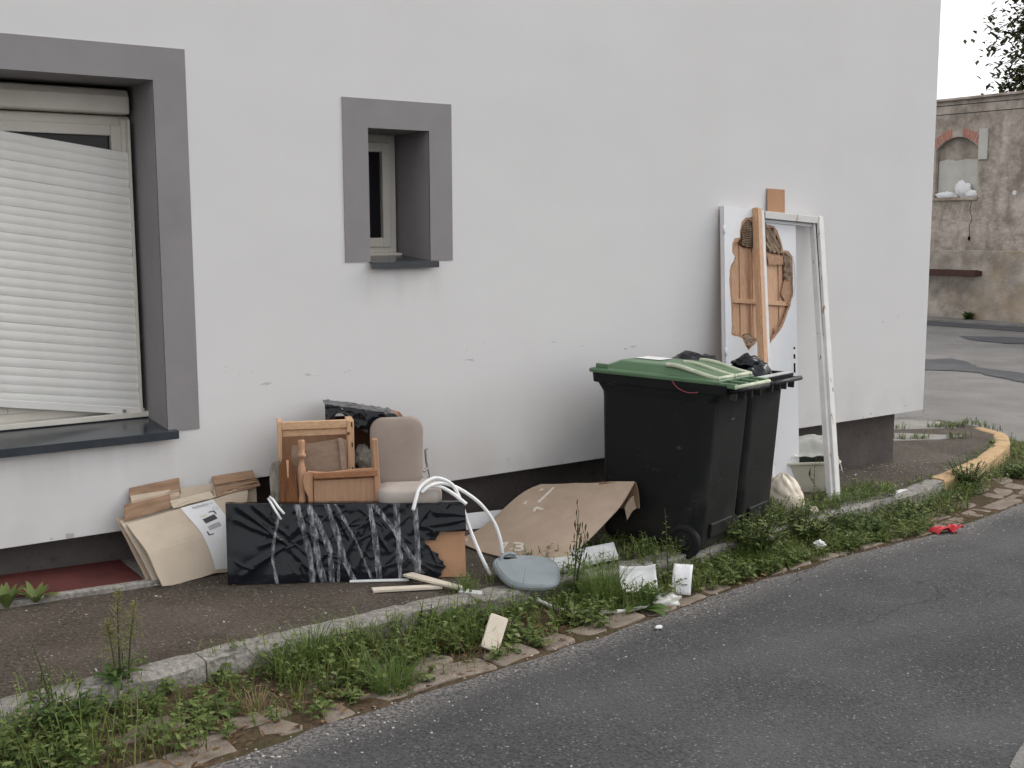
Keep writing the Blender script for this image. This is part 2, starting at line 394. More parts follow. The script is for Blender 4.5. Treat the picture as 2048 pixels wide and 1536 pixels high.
class MB:
    """collects geometry for ONE mesh object"""
    def __init__(s):
        s.v, s.f, s.mi = [], [], []
        s.cur = 0
    def add(s, verts, faces):
        o = len(s.v)
        s.v += [tuple(p) for p in verts]
        s.f += [tuple(i + o for i in f) for f in faces]
        s.mi += [s.cur] * len(faces)
        return s
    def hexa(s, c):
        """8 corners: bottom ring 0-3, top ring 4-7"""
        return s.add(c, [(3, 2, 1, 0), (4, 5, 6, 7), (0, 1, 5, 4), (1, 2, 6, 5), (2, 3, 7, 6), (3, 0, 4, 7)])
    def box(s, lo, hi, m=None):
        x0, y0, z0 = lo; x1, y1, z1 = hi
        c = [Vector(p) for p in ((x0, y0, z0), (x1, y0, z0), (x1, y1, z0), (x0, y1, z0), (x0, y0, z1), (x1, y0, z1), (x1, y1, z1), (x0, y1, z1))]
        if m is not None:
            c = [m @ p for p in c]
        return s.hexa(c)
    def beam(s, a, b, wid, thk, side):
        """square bar from a to b; side = direction of its width"""
        a, b, side = Vector(a), Vector(b), Vector(side)
        d = (b - a).normalized()
        sx = (side - d * side.dot(d)).normalized()
        sy = d.cross(sx)
        c = []
        for p in (a, b):
            for i, j in ((-1, -1), (1, -1), (1, 1), (-1, 1)):
                c.append(p + sx * (i * wid / 2) + sy * (j * thk / 2))
        return s.hexa(c)
    def tube(s, pts, rad, seg=8, cap=True):
        pts = [Vector(p) for p in pts]
        rads = rad if isinstance(rad, (list, tuple)) else [rad] * len(pts)
        t0 = (pts[1] - pts[0]).normalized()
        ref = Vector((0, 0, 1)) if abs(t0.z) < 0.9 else Vector((1, 0, 0))
        nrm = (ref - t0 * ref.dot(t0)).normalized()
        rings = []
        for i, p in enumerate(pts):
            t = (pts[min(i + 1, len(pts) - 1)] - pts[max(i - 1, 0)])
            t = t.normalized() if t.length > 1e-9 else t0
            nrm = (nrm - t * nrm.dot(t)).normalized()
            bi = t.cross(nrm)
            rings.append([p + (nrm * math.cos(a) + bi * math.sin(a)) * rads[i] for a in [2 * math.pi * k / seg for k in range(seg)]])
        verts = [q for r in rings for q in r]
        faces = []
        for i in range(len(pts) - 1):
            for k in range(seg):
                k2 = (k + 1) % seg
                faces.append((i * seg + k, i * seg + k2, (i + 1) * seg + k2, (i + 1) * seg + k))
        if cap:
            faces.append(tuple(range(seg - 1, -1, -1)))
            faces.append(tuple((len(pts) - 1) * seg + k for k in range(seg)))
        return s.add(verts, faces)
    def loft(s, rings, cap=True):
        n = len(rings[0])
        verts = [p for r in rings for p in r]
        faces = []
        for i in range(len(rings) - 1):
            for k in range(n):
                k2 = (k + 1) % n
                faces.append((i * n + k, i * n + k2, (i + 1) * n + k2, (i + 1) * n + k))
        if cap:
            faces.append(tuple(range(n - 1, -1, -1)))
            faces.append(tuple((len(rings) - 1) * n + k for k in range(n)))
        return s.add(verts, faces)
    def grid(s, fn, nu, nv, thick=0.0):
        """fn(u, v) -> Vector on 0..1; with thickness it becomes a closed sheet"""
        P = [[Vector(fn(i / nu, j / nv)) for j in range(nv + 1)] for i in range(nu + 1)]
        verts = [p for r in P for p in r]
        q = lambda i, j: i * (nv + 1) + j
        faces = [(q(i, j), q(i + 1, j), q(i + 1, j + 1), q(i, j + 1)) for i in range(nu) for j in range(nv)]
        if thick:
            N = []
            for i in range(nu + 1):
                for j in range(nv + 1):
                    du = P[min(i + 1, nu)][j] - P[max(i - 1, 0)][j]
                    dv = P[i][min(j + 1, nv)] - P[i][max(j - 1, 0)]
                    c = du.cross(dv)
                    N.append(c.normalized() if c.length > 1e-12 else Vector((0, 0, 1)))
            o = len(verts)
            back = [v - n * thick for v, n in zip(verts, N)]
            bf = [tuple(i + o for i in reversed(f)) for f in faces]
            edge = [q(i, 0) for i in range(nu)] + [q(nu, j) for j in range(nv)] + [q(i, nv) for i in range(nu, 0, -1)] + [q(0, j) for j in range(nv, 0, -1)]
            ef = [(edge[(k + 1) % len(edge)], edge[k], edge[k] + o, edge[(k + 1) % len(edge)] + o) for k in range(len(edge))]
            verts = verts + back
            faces = faces + bf + ef
        return s.add(verts, faces)
    def build(s, name, material, parent=None, smooth=False, bevel=0.0, world=True, kind=None, segs=2):
        me = bpy.data.meshes.new(name)
        vs = s.v
        if parent is not None and world:
            r = parent
            while r.parent is not None:
                r = r.parent
            inv = ROOTM.get(r.name)
            if inv is not None:
                inv = inv.inverted()
                vs = [inv @ Vector(p) for p in vs]
        me.from_pydata([tuple(p) for p in vs], [], s.f)
        mats = material if isinstance(material, (list, tuple)) else [material]
        for mm in mats:
            me.materials.append(mm)
        if len(mats) > 1:
            for p, i in zip(me.polygons, s.mi):
                p.material_index = i
        if smooth:
            for p in me.polygons:
                p.use_smooth = True
        me.update()
        o = bpy.data.objects.new(name, me)
        col.objects.link(o)
        if parent is not None:
            o.parent = parent
        if bevel:
            b = o.modifiers.new('bevel', 'BEVEL')
            b.width = bevel; b.segments = segs; b.limit_method = 'ANGLE'; b.angle_limit = R(40)
        if kind:
            o['kind'] = kind
        return o

def smoothstep(a, b, x):
    t = max(0.0, min(1.0, (x - a) / (b - a)))
    return t * t * (3 - 2 * t)
def nz(x, y=0.0, z=0.0):
    return noise.noise(Vector((x, y, z)))
def ridged(x, y, z=0.0):
    return 1 - abs(nz(x, y, z)) * 2

def rrect(cx, cy, hx, hy, r, z, n=5):
    """rounded rectangle ring, counter-clockwise"""
    out = []
    for sx, sy, a0 in ((1, -1, -90), (1, 1, 0), (-1, 1, 90), (-1, -1, 180)):
        for k in range(n + 1):
            a = R(a0 + 90 * k / n)
            out.append(Vector((cx + sx * (hx - r) + r * math.cos(a), cy + sy * (hy - r) + r * math.sin(a), z)))
    return out

# ------------------------------------------------------------------ ground levels
KX = [-4, -.5, .76, 1.9, 2.8, 3.2, 4.3, 5.7, 7.1, 8.0, 8.75, 9.68, 10.24, 10.42]
KY = [3.75, 4.07, 4.19, 4.35, 4.43, 4.44, 4.50, 4.75, 4.94, 5.17, 5.40, 5.79, 6.16, 6.55]
RX = [-4, -.5, 1.24, 1.9, 2.7, 3.7, 4.5, 5.6, 6.6, 8.0, 9.0, 10.5, 14, 40]
RY = [3.0, 3.36, 3.64, 3.75, 3.89, 4.05, 4.22, 4.36, 4.42, 4.68, 4.95, 5.30, 5.7, 6.2]
kerb_front = lambda x: float(np.interp(x, KX, KY))
road_edge = lambda x: float(np.interp(x, RX, RY))
def z_road(x):
    return 0.025 - 0.035 * (x if x < 9 else 9 + (1 - math.exp(-(x - 9) / 1.2)) * 1.2)
def z_pave(x, y):
    return 0.155 - 0.035 * min(x, 10.5) + 0.02 * (y - 5.8)
def z_gutter(x, y):
    a, b = kerb_front(x), road_edge(x)
    t = (a - y) / max(a - b, 0.05)
    return z_road(x) - 0.004 + 0.03 * smoothstep(0.55, 0.0, t) + 0.012 * nz(x * 6, y * 6, 1)

def struct(o, kind='structure'):
    o['kind'] = kind
    return o

# wide ground sheet, reaching the horizon
b = MB()
gx = [-300, -60, -15, -6, 0, 5, 9, 11, 14, 20, 40, 90, 400]
gy = [-300, -60, -15, 0, 3, 6, 10, 20, 40, 90, 400]
b.v = [(x, y, z_road(max(min(x, 30), -6)) - 0.25) for x in gx for y in gy]
b.f = [(i * len(gy) + j, (i + 1) * len(gy) + j, (i + 1) * len(gy) + j + 1, i * len(gy) + j + 1) for i in range(len(gx) - 1) for j in range(len(gy) - 1)]
b.mi = [0] * len(b.f)
struct(b.build('ground', M['ground']))

# main road
b = MB()
xs = np.concatenate([np.arange(-6, 11, 0.1), np.arange(11, 41, 1.0)])
ts = [0, 0.02, 0.05, 0.09, 0.14, 0.2, 0.3, 0.5, 0.8, 1.3, 2, 3, 5, 8, 12]
vals = []
for x in xs:
    e = road_edge(x) + 0.022 * nz(x * 3.1, 0.3) + 0.014 * nz(x * 11, 4)
    for t in ts:
        drop = 0.016 * smoothstep(0.06, 0.0, t)
        b.v.append((x, e - t, z_road(x) + 0.006 + 0.012 * smoothstep(0, 1.5, t) - drop))
        vals.append(smoothstep(0.26 + 0.12 * nz(x * 1.3, 9), 0.0, t))
nt_ = len(ts)
b.f = [(i * nt_ + j + 1, (i + 1) * nt_ + j + 1, (i + 1) * nt_ + j, i * nt_ + j) for i in range(len(xs) - 1) for j in range(nt_ - 1)]
b.mi = [0] * len(b.f)
road = struct(b.build('road', M['asphalt'], smooth=True))
att = road.data.attributes.new('edge', 'FLOAT', 'POINT')
att.data.foreach_set('value', vals)

# old lighter surfacing near the camera, right
b = MB()
ring = []
for k in range(40):
    a = 2 * math.pi * k / 40
    rr = 1 + 0.16 * nz(math.cos(a) * 2.2, math.sin(a) * 2.2, 3) + 0.10 * nz(math.cos(a) * 7, math.sin(a) * 7, 8)
    x, y = 4.42 + 0.95 * rr * math.cos(a), 1.78 + 0.50 * rr * math.sin(a)
    ring.append((x, y, z_road(x) + 0.024))
b.add(ring + [(4.42, 1.78, z_road(4.42) + 0.024)], [(k, (k + 1) % 40, 40) for k in range(40)])
struct(b.build('road_patch', M['asphalt_old']))

# side street behind the corner
def z_side(x, y):
    near = smoothstep(13.0, 10.4, x) * smoothstep(5.9, 7.2, y)
    return (z_road(x) - 0.012) * (1 - near) + near * (-0.215) - 0.0
b = MB()
sx_ = list(np.arange(7.9, 14, 0.3)) + [15, 17, 19, 21, 23, 23.99]
sy_ = list(np.arange(4.9, 9, 0.3)) + [10, 12, 14, 17, 22, 30, 45]
b.v = [(x, y, z_side(x, y)) for x in sx_ for y in sy_]
b.f = [(i * len(sy_) + j, (i + 1) * len(sy_) + j, (i + 1) * len(sy_) + j + 1, i * len(sy_) + j + 1) for i in range(len(sx_) - 1) for j in range(len(sy_) - 1)]
b.mi = [0] * len(b.f)
struct(b.build('side_street', M['asphalt_old'], smooth=True))
for pts in ([(15.1, 10.6), (16.2, 11.4), (16.8, 11.15), (16.5, 10.6), (16.05, 10.15), (15.9, 9.6), (15.7, 8.9), (15.0, 8.2), (14.9, 8.7), (15.35, 9.6), (15.4, 10.1)],
            [(20.5, 13.5), (20.9, 13.0), (21.3, 12.0), (20.1, 11.3), (19.9, 12.0), (19.8, 12.6)],
            [(23.3, 17.5), (23.3, 12.0), (22.3, 11.0), (22.4, 13.2), (22.3, 15.3), (22.2, 17.5)]):
    b = MB()
    rag = []
    for i_ in range(len(pts)):
        (xa, ya), (xb, yb) = pts[i_], pts[(i_ + 1) % len(pts)]
        for k in range(6):
            t = k / 6; x, y = xa + (xb - xa) * t, ya + (yb - ya) * t
            rag.append((x + .16 * nz(x * 3, y * 3, 1), y + .16 * nz(x * 3, y * 3, 5)))
    b.add([(x, y, z_side(x, y) + 0.01) for x, y in rag], [tuple(range(len(rag)))])
    struct(b.build('asphalt_patch', M['asphalt_dark']))
b = MB()
b.box((23.35, 11, -0.5), (23.99, 45, -0.285))
struct(b.build('far_pavement', M['asphalt_old'], bevel=0.02))

# pavement in front of the house and round the corner
def pave_grid(x0, x1, yin, step=0.08, n=16):
    b = MB()
    xs = list(np.arange(x0, x1, step)) + [x1]
    for x in xs:
        ya = kerb_front(x) + 0.10
        for k in range(n + 1):
            y = ya + (yin - ya) * k / n
            b.v.append((x, y, z_pave(x, y) + 0.007 * nz(x * 1.7, y * 1.7, 2) + 0.003 * nz(x * 7, y * 7, 5)))
    b.f = [(i * (n + 1) + k, (i + 1) * (n + 1) + k, (i + 1) * (n + 1) + k + 1, i * (n + 1) + k + 1) for i in range(len(xs) - 1) for k in range(n)]
    b.mi = [0] * len(b.f)
    return b
b = pave_grid(-5, 7.96, 5.83)
b2 = pave_grid(7.96, 10.44, 7.05)
b.add(b2.v, b2.f)
pavement = struct(b.build('pavement', M['pavement'], smooth=True))
# pale concrete strips laid into the corner
for pts in ([(8.16, 6.62), (9.3, 6.28), (9.75, 6.30), (9.25, 6.66), (8.2, 6.98)], [(8.9, 6.98), (10.1, 6.62), (10.3, 6.95), (9.9, 7.25), (8.9, 7.25)]):
    b = MB()
    lo = [(x, y, z_pave(x, y) - 0.05) for x, y in pts]
    hi = [(x, y, z_pave(x, y) + 0.009) for x, y in pts]
    n = len(pts)
    b.add(lo + hi, [tuple(range(n, 2 * n))] + [(k, (k + 1) % n, n + (k + 1) % n, n + k) for k in range(n)])
    b.build('concrete_slab', M['concrete'], parent=pavement, world=False, bevel=0.006)

# kerb of separate stones
kerb = thing('kerb', (3, 4.45, 0), kind='structure')
def kerb_pt(s):
    return s
xs_k = [-4.6, -3.5, -2.4, -1.4, -.35, .62, 1.55, 2.05, 2.93, 3.75, 4.62, 5.45, 6.25, 7.1, 7.62]
def kerb_stone(x0, x1, mat_, z_lift=0.0, n=16, seed=0, rough=1.0):
    """a rough stone between two stations of the kerb line"""
    b = MB()
    rings = []
    for i in range(n + 1):
        x = x0 + 0.003 + (x1 - x0 - 0.006) * i / n
        yf = kerb_front(x)
        h = 0.01
        d = Vector((1, (kerb_front(x + h) - kerb_front(x - h)) / (2 * h), 0)).normalized()
        nr = Vector((-d.y, d.x, 0))
        p = Vector((x, yf, 0))
        zt = z_pave(x, yf) + 0.012 + z_lift
        w = 0.135
        prof = [(0.0, -0.25), (0.0, -0.07), (0.0, -0.02), (0.012, -0.004), (0.04, 0.0), (0.085, 0.002), (w - 0.012, -0.002), (w, -0.016), (w, -0.25)]
        ring = []
        for k, (a, zz) in enumerate(prof):
            j = 0.0 if k in (0, 8) else 1.0
            q = p + nr * (a + j * rough * (0.016 * nz(x * 4, k * 2.3, 1) + 0.010 * nz(x * 17, k * 3.1, 4)))
            q.z = zt + zz + j * rough * (0.008 * nz(x * 5, k, 9) + 0.006 * nz(x * 21, k * 2, 2))
            ring.append(q)
        rings.append(ring)
    b.loft(rings)
    return b.build('kerb_stone', mat_, parent=kerb, smooth=False)
for i in range(len(xs_k) - 1):
    kerb_stone(xs_k[i], xs_k[i + 1], M['kerb'], seed=i)
xs_o = [7.62, 8.02, 8.40, 8.78, 9.14, 9.48, 9.80, 10.10]
for i in range(len(xs_o) - 1):
    kerb_stone(xs_o[i], xs_o[i + 1], M['kerb_ochre'], z_lift=0.01, n=6, seed=40 + i, rough=.45)
kerb_stone(10.10, 10.40, M['kerb_ochre'], z_lift=0.0, n=4, seed=55, rough=.45)

# gutter: soil strip with sandstone setts
b = MB()
xs = list(np.arange(-4.6, 10.6, 0.06))
n = 12
for x in xs:
    a, e = kerb_front(x) + 0.02, road_edge(x) - 0.10
    for k in range(n + 1):
        y = a + (e - a) * k / n
        b.v.append((x, y, min(z_gutter(x, y), z_road(x) + 0.05) - (0.02 if k == n else 0)))
b.f = [(i * (n + 1) + k + 1, (i + 1) * (n + 1) + k + 1, (i + 1) * (n + 1) + k, i * (n + 1) + k) for i in range(len(xs) - 1) for k in range(n)]
b.mi = [0] * len(b.f)
gutter = struct(b.build('gutter', M['soil'], smooth=True))
sett_meshes = []
for q in range(5):
    b = MB()
    hx, hy = 0.115 + 0.012 * q % 0.03, 0.07
    n = 7
    ring0, ring1, ring2 = [], [], []
    base = rrect(0, 0, hx, hy, 0.022, 0, n=2)
    for k, p in enumerate(base):
        j = 1 + 0.16 * nz(p.x * 17, p.y * 17, q * 3.3) + .08 * nz(p.x * 45, p.y * 45, q * 2.1)
        ring0.append(Vector((p.x * j, p.y * j, -0.08)))
        ring1.append(Vector((p.x * j, p.y * j, -0.008)))
        ring2.append(Vector((p.x * j * 0.93, p.y * j * 0.90, 0.004 * nz(p.x * 15, p.y * 15, q + 7))))
    b.loft([ring0, ring1, ring2])
    o = b.build('sett', M['sett'], parent=gutter, world=False)
    sett_meshes.append(o.data)
    bpy.data.objects.remove(o)
for row in range(3):
    x = -3.9 + 0.11 * row
    while x < 8.9:
        e = road_edge(x)
        wid = kerb_front(x) - e
        y = e + 0.075 + row * 0.155
        if y < kerb_front(x) - 0.07 and random.random() < (0.94, 0.72, 0.5)[row]:
            o = bpy.data.objects.new('sett', sett_meshes[random.randrange(5)])
            col.objects.link(o)
            o.parent = gutter
            sl_ = math.atan2(road_edge(x + 0.1) - road_edge(x - 0.1), 0.2)
            o.location = (x, y + random.uniform(-.012, .012), z_gutter(x, y) + random.uniform(-.002, 0.010))
            o.rotation_euler = (random.uniform(-.07, .07), random.uniform(-.07, .07), sl_ + random.uniform(-.10, .10) + math.pi * random.randint(0, 1))
            o.scale = (random.uniform(.9, 1.08), random.uniform(.9, 1.05), 1)
        x += 0.25 + random.uniform(-.012, .02)

# ------------------------------------------------------------------ house
WY = 5.65                 # face of the insulated wall
PY = 5.807                # face of the recessed plinth
WX = 8.137                # street corner of the house
ZB = 0.312                # lower edge of the insulation
house = thing('house', (3, 6, 0), 'white rendered house with grey window surrounds and recessed dark plinth', 'house')
big = (0.42, 1.885, 0.79, 2.506)      # x0, x1, z0, z1 of the openings
small = (3.051, 3.438, 1.607, 2.335)
notch = (2.22, 2.72, ZB, 0.487)
X0, ZT = -5.0, 6.0
RD = 0.36                 # reveal depth
def wall_with_holes(holes, x0, x1, z0, z1, y):
    xs = sorted({x0, x1, *[h[0] for h in holes], *[h[1] for h in holes]})
    zs = sorted({z0, z1, *[h[2] for h in holes], *[h[3] for h in holes]})
    b = MB()
    for i in range(len(xs) - 1):
        for j in range(len(zs) - 1):
            cx, cz = (xs[i] + xs[i + 1]) / 2, (zs[j] + zs[j + 1]) / 2
            if any(h[0] < cx < h[1] and h[2] < cz < h[3] for h in holes):
                continue
            b.add([(xs[i], y, zs[j]), (xs[i + 1], y, zs[j]), (xs[i + 1], y, zs[j + 1]), (xs[i], y, zs[j + 1])], [(0, 1, 2, 3)])
    return b
b = wall_with_holes([big, small, notch], X0, WX, ZB, ZT, WY)
# underside of the insulation, with the notch, side wall, back, top
for x0, x1, z in ((X0, notch[0], ZB), (notch[0], notch[1], notch[3]), (notch[1], WX, ZB)):
    b.add([(x0, WY, z), (x1, WY, z), (x1, PY + 0.1, z), (x0, PY + 0.1, z)], [(3, 2, 1, 0)])
for x, s in ((notch[0], 1), (notch[1], -1)):
    b.add([(x, WY, ZB), (x, PY + .1, ZB), (x, PY + .1, notch[3]), (x, WY, notch[3])], [(0, 1, 2, 3)])
b.add([(WX, WY, ZB), (WX, 15, ZB), (WX, 15, ZT), (WX, WY, ZT)], [(0, 1, 2, 3)])
b.add([(WX, WY, ZB), (WX - 0.25, WY, ZB), (WX - .25, 15, ZB), (WX, 15, ZB)], [(0, 1, 2, 3)])
b.add([(X0, 15, 0), (X0, WY, 0), (X0, WY, ZT), (X0, 15, ZT)], [(0, 1, 2, 3)])
b.add([(WX, 15, 0), (X0, 15, 0), (X0, 15, ZT), (WX, 15, ZT)], [(0, 1, 2, 3)])
b.build('wall', M['render'], parent=house)
b = MB()
b.add([(X0, PY, -.6), (WX - .157, PY, -.6), (WX - .157, PY, .6), (X0, PY, .6)], [(0, 1, 2, 3)])
b.add([(WX - .157, PY, -.6), (WX - .157, 15, -.6), (WX - .157, 15, .6), (WX - .157, PY, .6)], [(0, 1, 2, 3)])
b.build('plinth', M['plinth'], parent=house)
b = MB()
b.loft([[Vector(p) for p in ((X0 - .3, WY - .3, ZT), (WX + .3, WY - .3, ZT), (WX + .3, 15.3, ZT), (X0 - .3, 15.3, ZT))],
        [Vector(p) for p in ((X0 - .3, WY - .3, ZT + .15), (WX + .3, WY - .3, ZT + .15), (WX + .3, 15.3, ZT + .15), (X0 - .3, 15.3, ZT + .15))],
        [Vector(p) for p in ((X0 - .3, 10.2, ZT + 2.6), (WX + .3, 10.2, ZT + 2.6), (WX + .3, 10.6, ZT + 2.6), (X0 - .3, 10.6, ZT + 2.6))]])
b.build('roof', M['roof_tile'], parent=house)  # unseen roof, added to block light from above

def surround(h, out, name):
    """painted band 5 mm proud of the render, plus the painted reveals"""
    x0, x1, z0, z1 = h
    ox0, ox1, oz0, oz1 = out
    y = WY - 0.005
    b = MB()
    for (a, c, d, e) in ((ox0, x0, oz0, oz1), (x1, ox1, oz0, oz1), (x0, x1, z1, oz1)):
        b.add([(a, y, d), (c, y, d), (c, y, e), (a, y, e), (a, WY + .002, d), (c, WY + .002, d), (c, WY + .002, e), (a, WY + .002, e)],
              [(0, 1, 2, 3), (1, 0, 4, 5), (2, 1, 5, 6), (3, 2, 6, 7), (0, 3, 7, 4)])
    yb = WY + RD + 0.06
    b.add([(x1, y, z0 - .03), (x1, y, z1), (x1, yb, z1), (x1, yb, z0 - .03)], [(0, 1, 2, 3)])
    b.add([(x0, y, z0 - .03), (x0, y, z1), (x0, yb, z1), (x0, yb, z0 - .03)], [(3, 2, 1, 0)])
    b.add([(x0, y, z1), (x1, y, z1), (x1, yb, z1), (x0, yb, z1)], [(0, 1, 2, 3)])
    o = b.build(name, M['grey_paint'], parent=house)
    return o
s1 = surround(big, (0.26, 2.048, 0.783, 2.663), 'window_surround')
s2 = surround(small, (2.898, 3.588, 1.611, 2.49), 'window_surround')

def sill(x0, x1, ztop, name='window_sill', front=0.05, h=0.04):
    b = MB()
    y0 = WY - front
    yb = WY + RD + 0.03
    zb_ = ztop + 0.035
    # sloping sheet with folded front edge
    b.add([(x0, y0, ztop), (x1, y0, ztop), (x1, yb, zb_), (x0, yb, zb_), (x0, y0, ztop - h), (x1, y0, ztop - h), (x1, y0 + .012, ztop - h), (x0, y0 + .012, ztop - h), (x0, y0 + .012, ztop - .004), (x1, y0 + .012, ztop - .004), (x1, WY - .001, ztop - .002), (x0, WY - .001, ztop - .002)],
          [(0, 1, 2, 3), (1, 0, 4, 5), (5, 4, 7, 6), (6, 7, 8, 9), (9, 8, 11, 10), (0, 3, 11, 8, 7, 4), (2, 1, 5, 6, 9, 10)])
    return b.build(name, M['slate'], parent=house)
sill(0.38, 1.925, 0.79)
sill(3.044, 3.470, 1.609, front=0.045, h=0.036)

# window joinery
def ring_frame(b, x0, x1, z0, z1, wdt, y0, y1):
    b.box((x0, y0, z0), (x0 + wdt, y1, z1)); b.box((x1 - wdt, y0, z0), (x1, y1, z1))
    b.box((x0 + wdt, y0, z0), (x1 - wdt, y1, z0 + wdt)); b.box((x0 + wdt, y0, z1 - wdt), (x1 - wdt, y1, z1))
YW = WY + RD
def window(h, sashes, name='window_frame'):
    x0, x1, z0, z1 = h
    b = MB(); ring_frame(b, x0, x1, z0, z1, 0.05, YW, YW + 0.07)
    fr = b.build(name, M['pvc'], parent=house, bevel=0.004)
    for (a, c) in sashes:
        b = MB(); ring_frame(b, a, c, z0 + 0.045, z1 - 0.045, 0.055, YW - 0.012, YW + 0.05)
        b.build('sash', M['pvc'], parent=fr, bevel=0.005)
        b = MB(); b.box((a + .055, YW + .02, z0 + .1), (c - .055, YW + .026, z1 - .1))
        b.build('pane', M['glass'], parent=fr)
    return fr
# small tilt window: drip profile at its foot
fs = window((3.045, 3.425, 1.64, 2.335), [(3.083, 3.387)])
b = MB(); b.box((3.06, YW - .05, 1.628), (3.436, YW - .002, 1.652)); b.build('drip_profile', M['pvc'], parent=fs, bevel=0.004)
b = MB(); b.box((3.16, YW - .006, 1.700), (3.182, YW + .002, 1.708)); b.build('drain_slot', M['void'], parent=fs)
fbw = window((0.43, 1.875, 0.845, 2.36), [(0.475, 1.155), (1.155, 1.832)])
b = MB(); b.box((.43, YW - .07, .822), (1.89, YW + .02, .85)); b.build('drip_profile', M['pvc'], parent=fbw, bevel=0.004)

# roller shutter, off its track and hanging askew
YS = WY + 0.315
sh = MB().build('roller_shutter', M['pvc'], parent=house)
b = MB()
prof = [(YW - .07, 2.365), (YW - .075, 2.375), (YW - .075, 2.45), (YW - .05, 2.485), (YW + .06, 2.50), (YW + .06, 2.365)]
b.loft([[Vector((0.43, y, z)) for y, z in prof], [Vector((1.858, y, z)) for y, z in prof]])
b.build('shutter_box', M['pvc'], parent=sh, bevel=0.008)
for x in (0.435, 1.846):
    b = MB()
    b.box((x, YS - .022, .835), (x + .012, YS + .030, 2.34)); b.box((x + .001, YS - .022, .836), (x + .032, YS - .017, 2.339)) if x < 1 else b.box((x - .02, YS + .024, .836), (x + .001, YS + .030, 2.339))
    b.build('guide_rail', M['pvc'], parent=sh, bevel=0.002)
PITCH, TILT = 0.0435, 0.140
b = MB()
L_ = 1.375
prof = []
for k in range(9):
    a = k / 8
    prof.append((-0.0032 * math.sin(math.pi * a) - 0.001, 0.0005 + (PITCH - 0.0022) * a))
prof += [(0.004, PITCH + 0.003), (0.006, PITCH + 0.002), (0.006, 0.0045), (0.004, 0.0035)]
b.loft([[Vector((-L_, y, z)) for y, z in prof], [Vector((0, y, z)) for y, z in prof]])
o = b.build('slat', M['slat'], world=False, smooth=False); slat_me = o.data; bpy.data.objects.remove(o)
inv = ROOTM['house'].inverted()
for k in range(30):
    o = bpy.data.objects.new('slat', slat_me)
    col.objects.link(o); o.parent = sh
    jog = (0.0, 0.004, -0.003, 0.001)[k % 4] + random.uniform(-.002, .002)
    o.location = inv @ Vector((1.846 + jog, YS + 0.002 * nz(k * 0.7), 0.868 + PITCH * k))
    o.rotation_euler = (random.uniform(-.02, .02), TILT + 0.006 * nz(k * 0.5, 3), 0)
b = MB()
m_ = Matrix.Translation((1.866, YS, 0.828)) @ Matrix.Rotation(TILT + .012, 4, 'Y')
b.box((-1.40, -.007, 0), (0, .007, 0.038), m_)
bb = b.build('bottom_bar', M['slat'], parent=sh, bevel=0.003)
b = MB()
m2 = m_ @ Matrix.Translation((-.105, -.008, .017)) @ Matrix.Rotation(R(90), 4, 'X')
b.loft([[m2 @ p for p in rrect(0, 0, .009, .009, .0085, 0, 3)], [m2 @ p for p in rrect(0, 0, .009, .009, .0085, .01, 3)]])
b.build('stop_button', M['metal'], parent=sh)

# cellar hatch at the foot of the wall
hatch = thing('cellar_hatch', (1.1, 5.6, .1), 'dark red ribbed metal hatch cover sunk into the pavement by the plinth', 'hatch')
hz = lambda x, y: z_pave(x, y) + 0.022
b = MB()
b.v = []
n = 30
for i in range(n + 1):
    y = 5.425 + (5.80 - 5.425) * i / n
    for x in (0.55, 1.66):
        b.v.append((x, y, hz(x, y) + (0.009 if i % 2 else 0.0)))
b.f = [(2 * i, 2 * i + 1, 2 * i + 3, 2 * i + 2) for i in range(n)]; b.mi = [0] * n
b.build('cover', M['hatch'], parent=hatch)
b = MB()
for (x0, y0, x1, y1) in ((0.50, 5.375, 1.74, 5.423), (1.662, 5.423, 1.74, 5.80), (0.50, 5.423, 0.548, 5.80)):
    b.hexa([Vector((x, y, z_pave(x, y) + d)) for d in (-.05, .026) for x, y in ((x0, y0), (x1, y0), (x1, y1), (x0, y1))])
b.build('frame', M['kerb'], parent=hatch, bevel=0.008)

# ------------------------------------------------------------------ the pile: its own frame, u along the wrapped panel, k back to the wall
E1 = Vector((0.923, -0.385, 0)).normalized()
NB = Vector((-E1.y, E1.x, 0))
P0 = Vector((2.0, 5.21, 0))
def U(u, k, z):
    p = P0 + E1 * u + NB * k
    return Vector((p.x, p.y, z))
def gz(u, k):
    p = P0 + E1 * u + NB * k
    return z_pave(p.x, p.y)
def ubox(b, u0, u1, k0, k1, z0, z1, lean=0.0):
    """box in the pile frame, leaning back by lean per metre of height"""
    zb = 0.06
    def q(u, k, z): return U(u, k + lean * (z - zb), z)
    b.hexa([q(u0, k0, z0), q(u1, k0, z0), q(u1, k1, z0), q(u0, k1, z0), q(u0, k0, z1), q(u1, k0, z1), q(u1, k1, z1), q(u0, k1, z1)])
    return b

# black wrapped panel
wp = thing('wrapped_panel', U(0.59, 0.02, 0.05), 'long flat panel wrapped in black plastic film and clear tape, one corner torn', 'panel')
LEAN = 0.16
def wrap_pt(u, z, off=0.0):
    return U(u, LEAN * (z - 0.05) - off, z)
def top_z(u): return 0.462 - 0.046 * u
def bot_z(u): return gz(u, 0) + 0.006
def torn_edge(u, z):
    """positive where the film is torn away (lower right corner)"""
    h = (z - bot_z(u)) / (top_z(u) - bot_z(u))
    lim = 1.0 + 0.05 * math.sin(h * 9) + 0.03 * nz(h * 8, 3)
    if h > 0.62: lim = 9
    elif h > 0.50: lim = 1.02 + (h - .5) * 0.2
    else: lim = 1.075 - 0.10 * abs(h - 0.16) / 0.3 + 0.02 * nz(h * 14, 5)
    return u - lim
b = MB()
ubox(b, 0.02, 1.175, 0.012, 0.05, 0.0, 0.0)
b = MB()
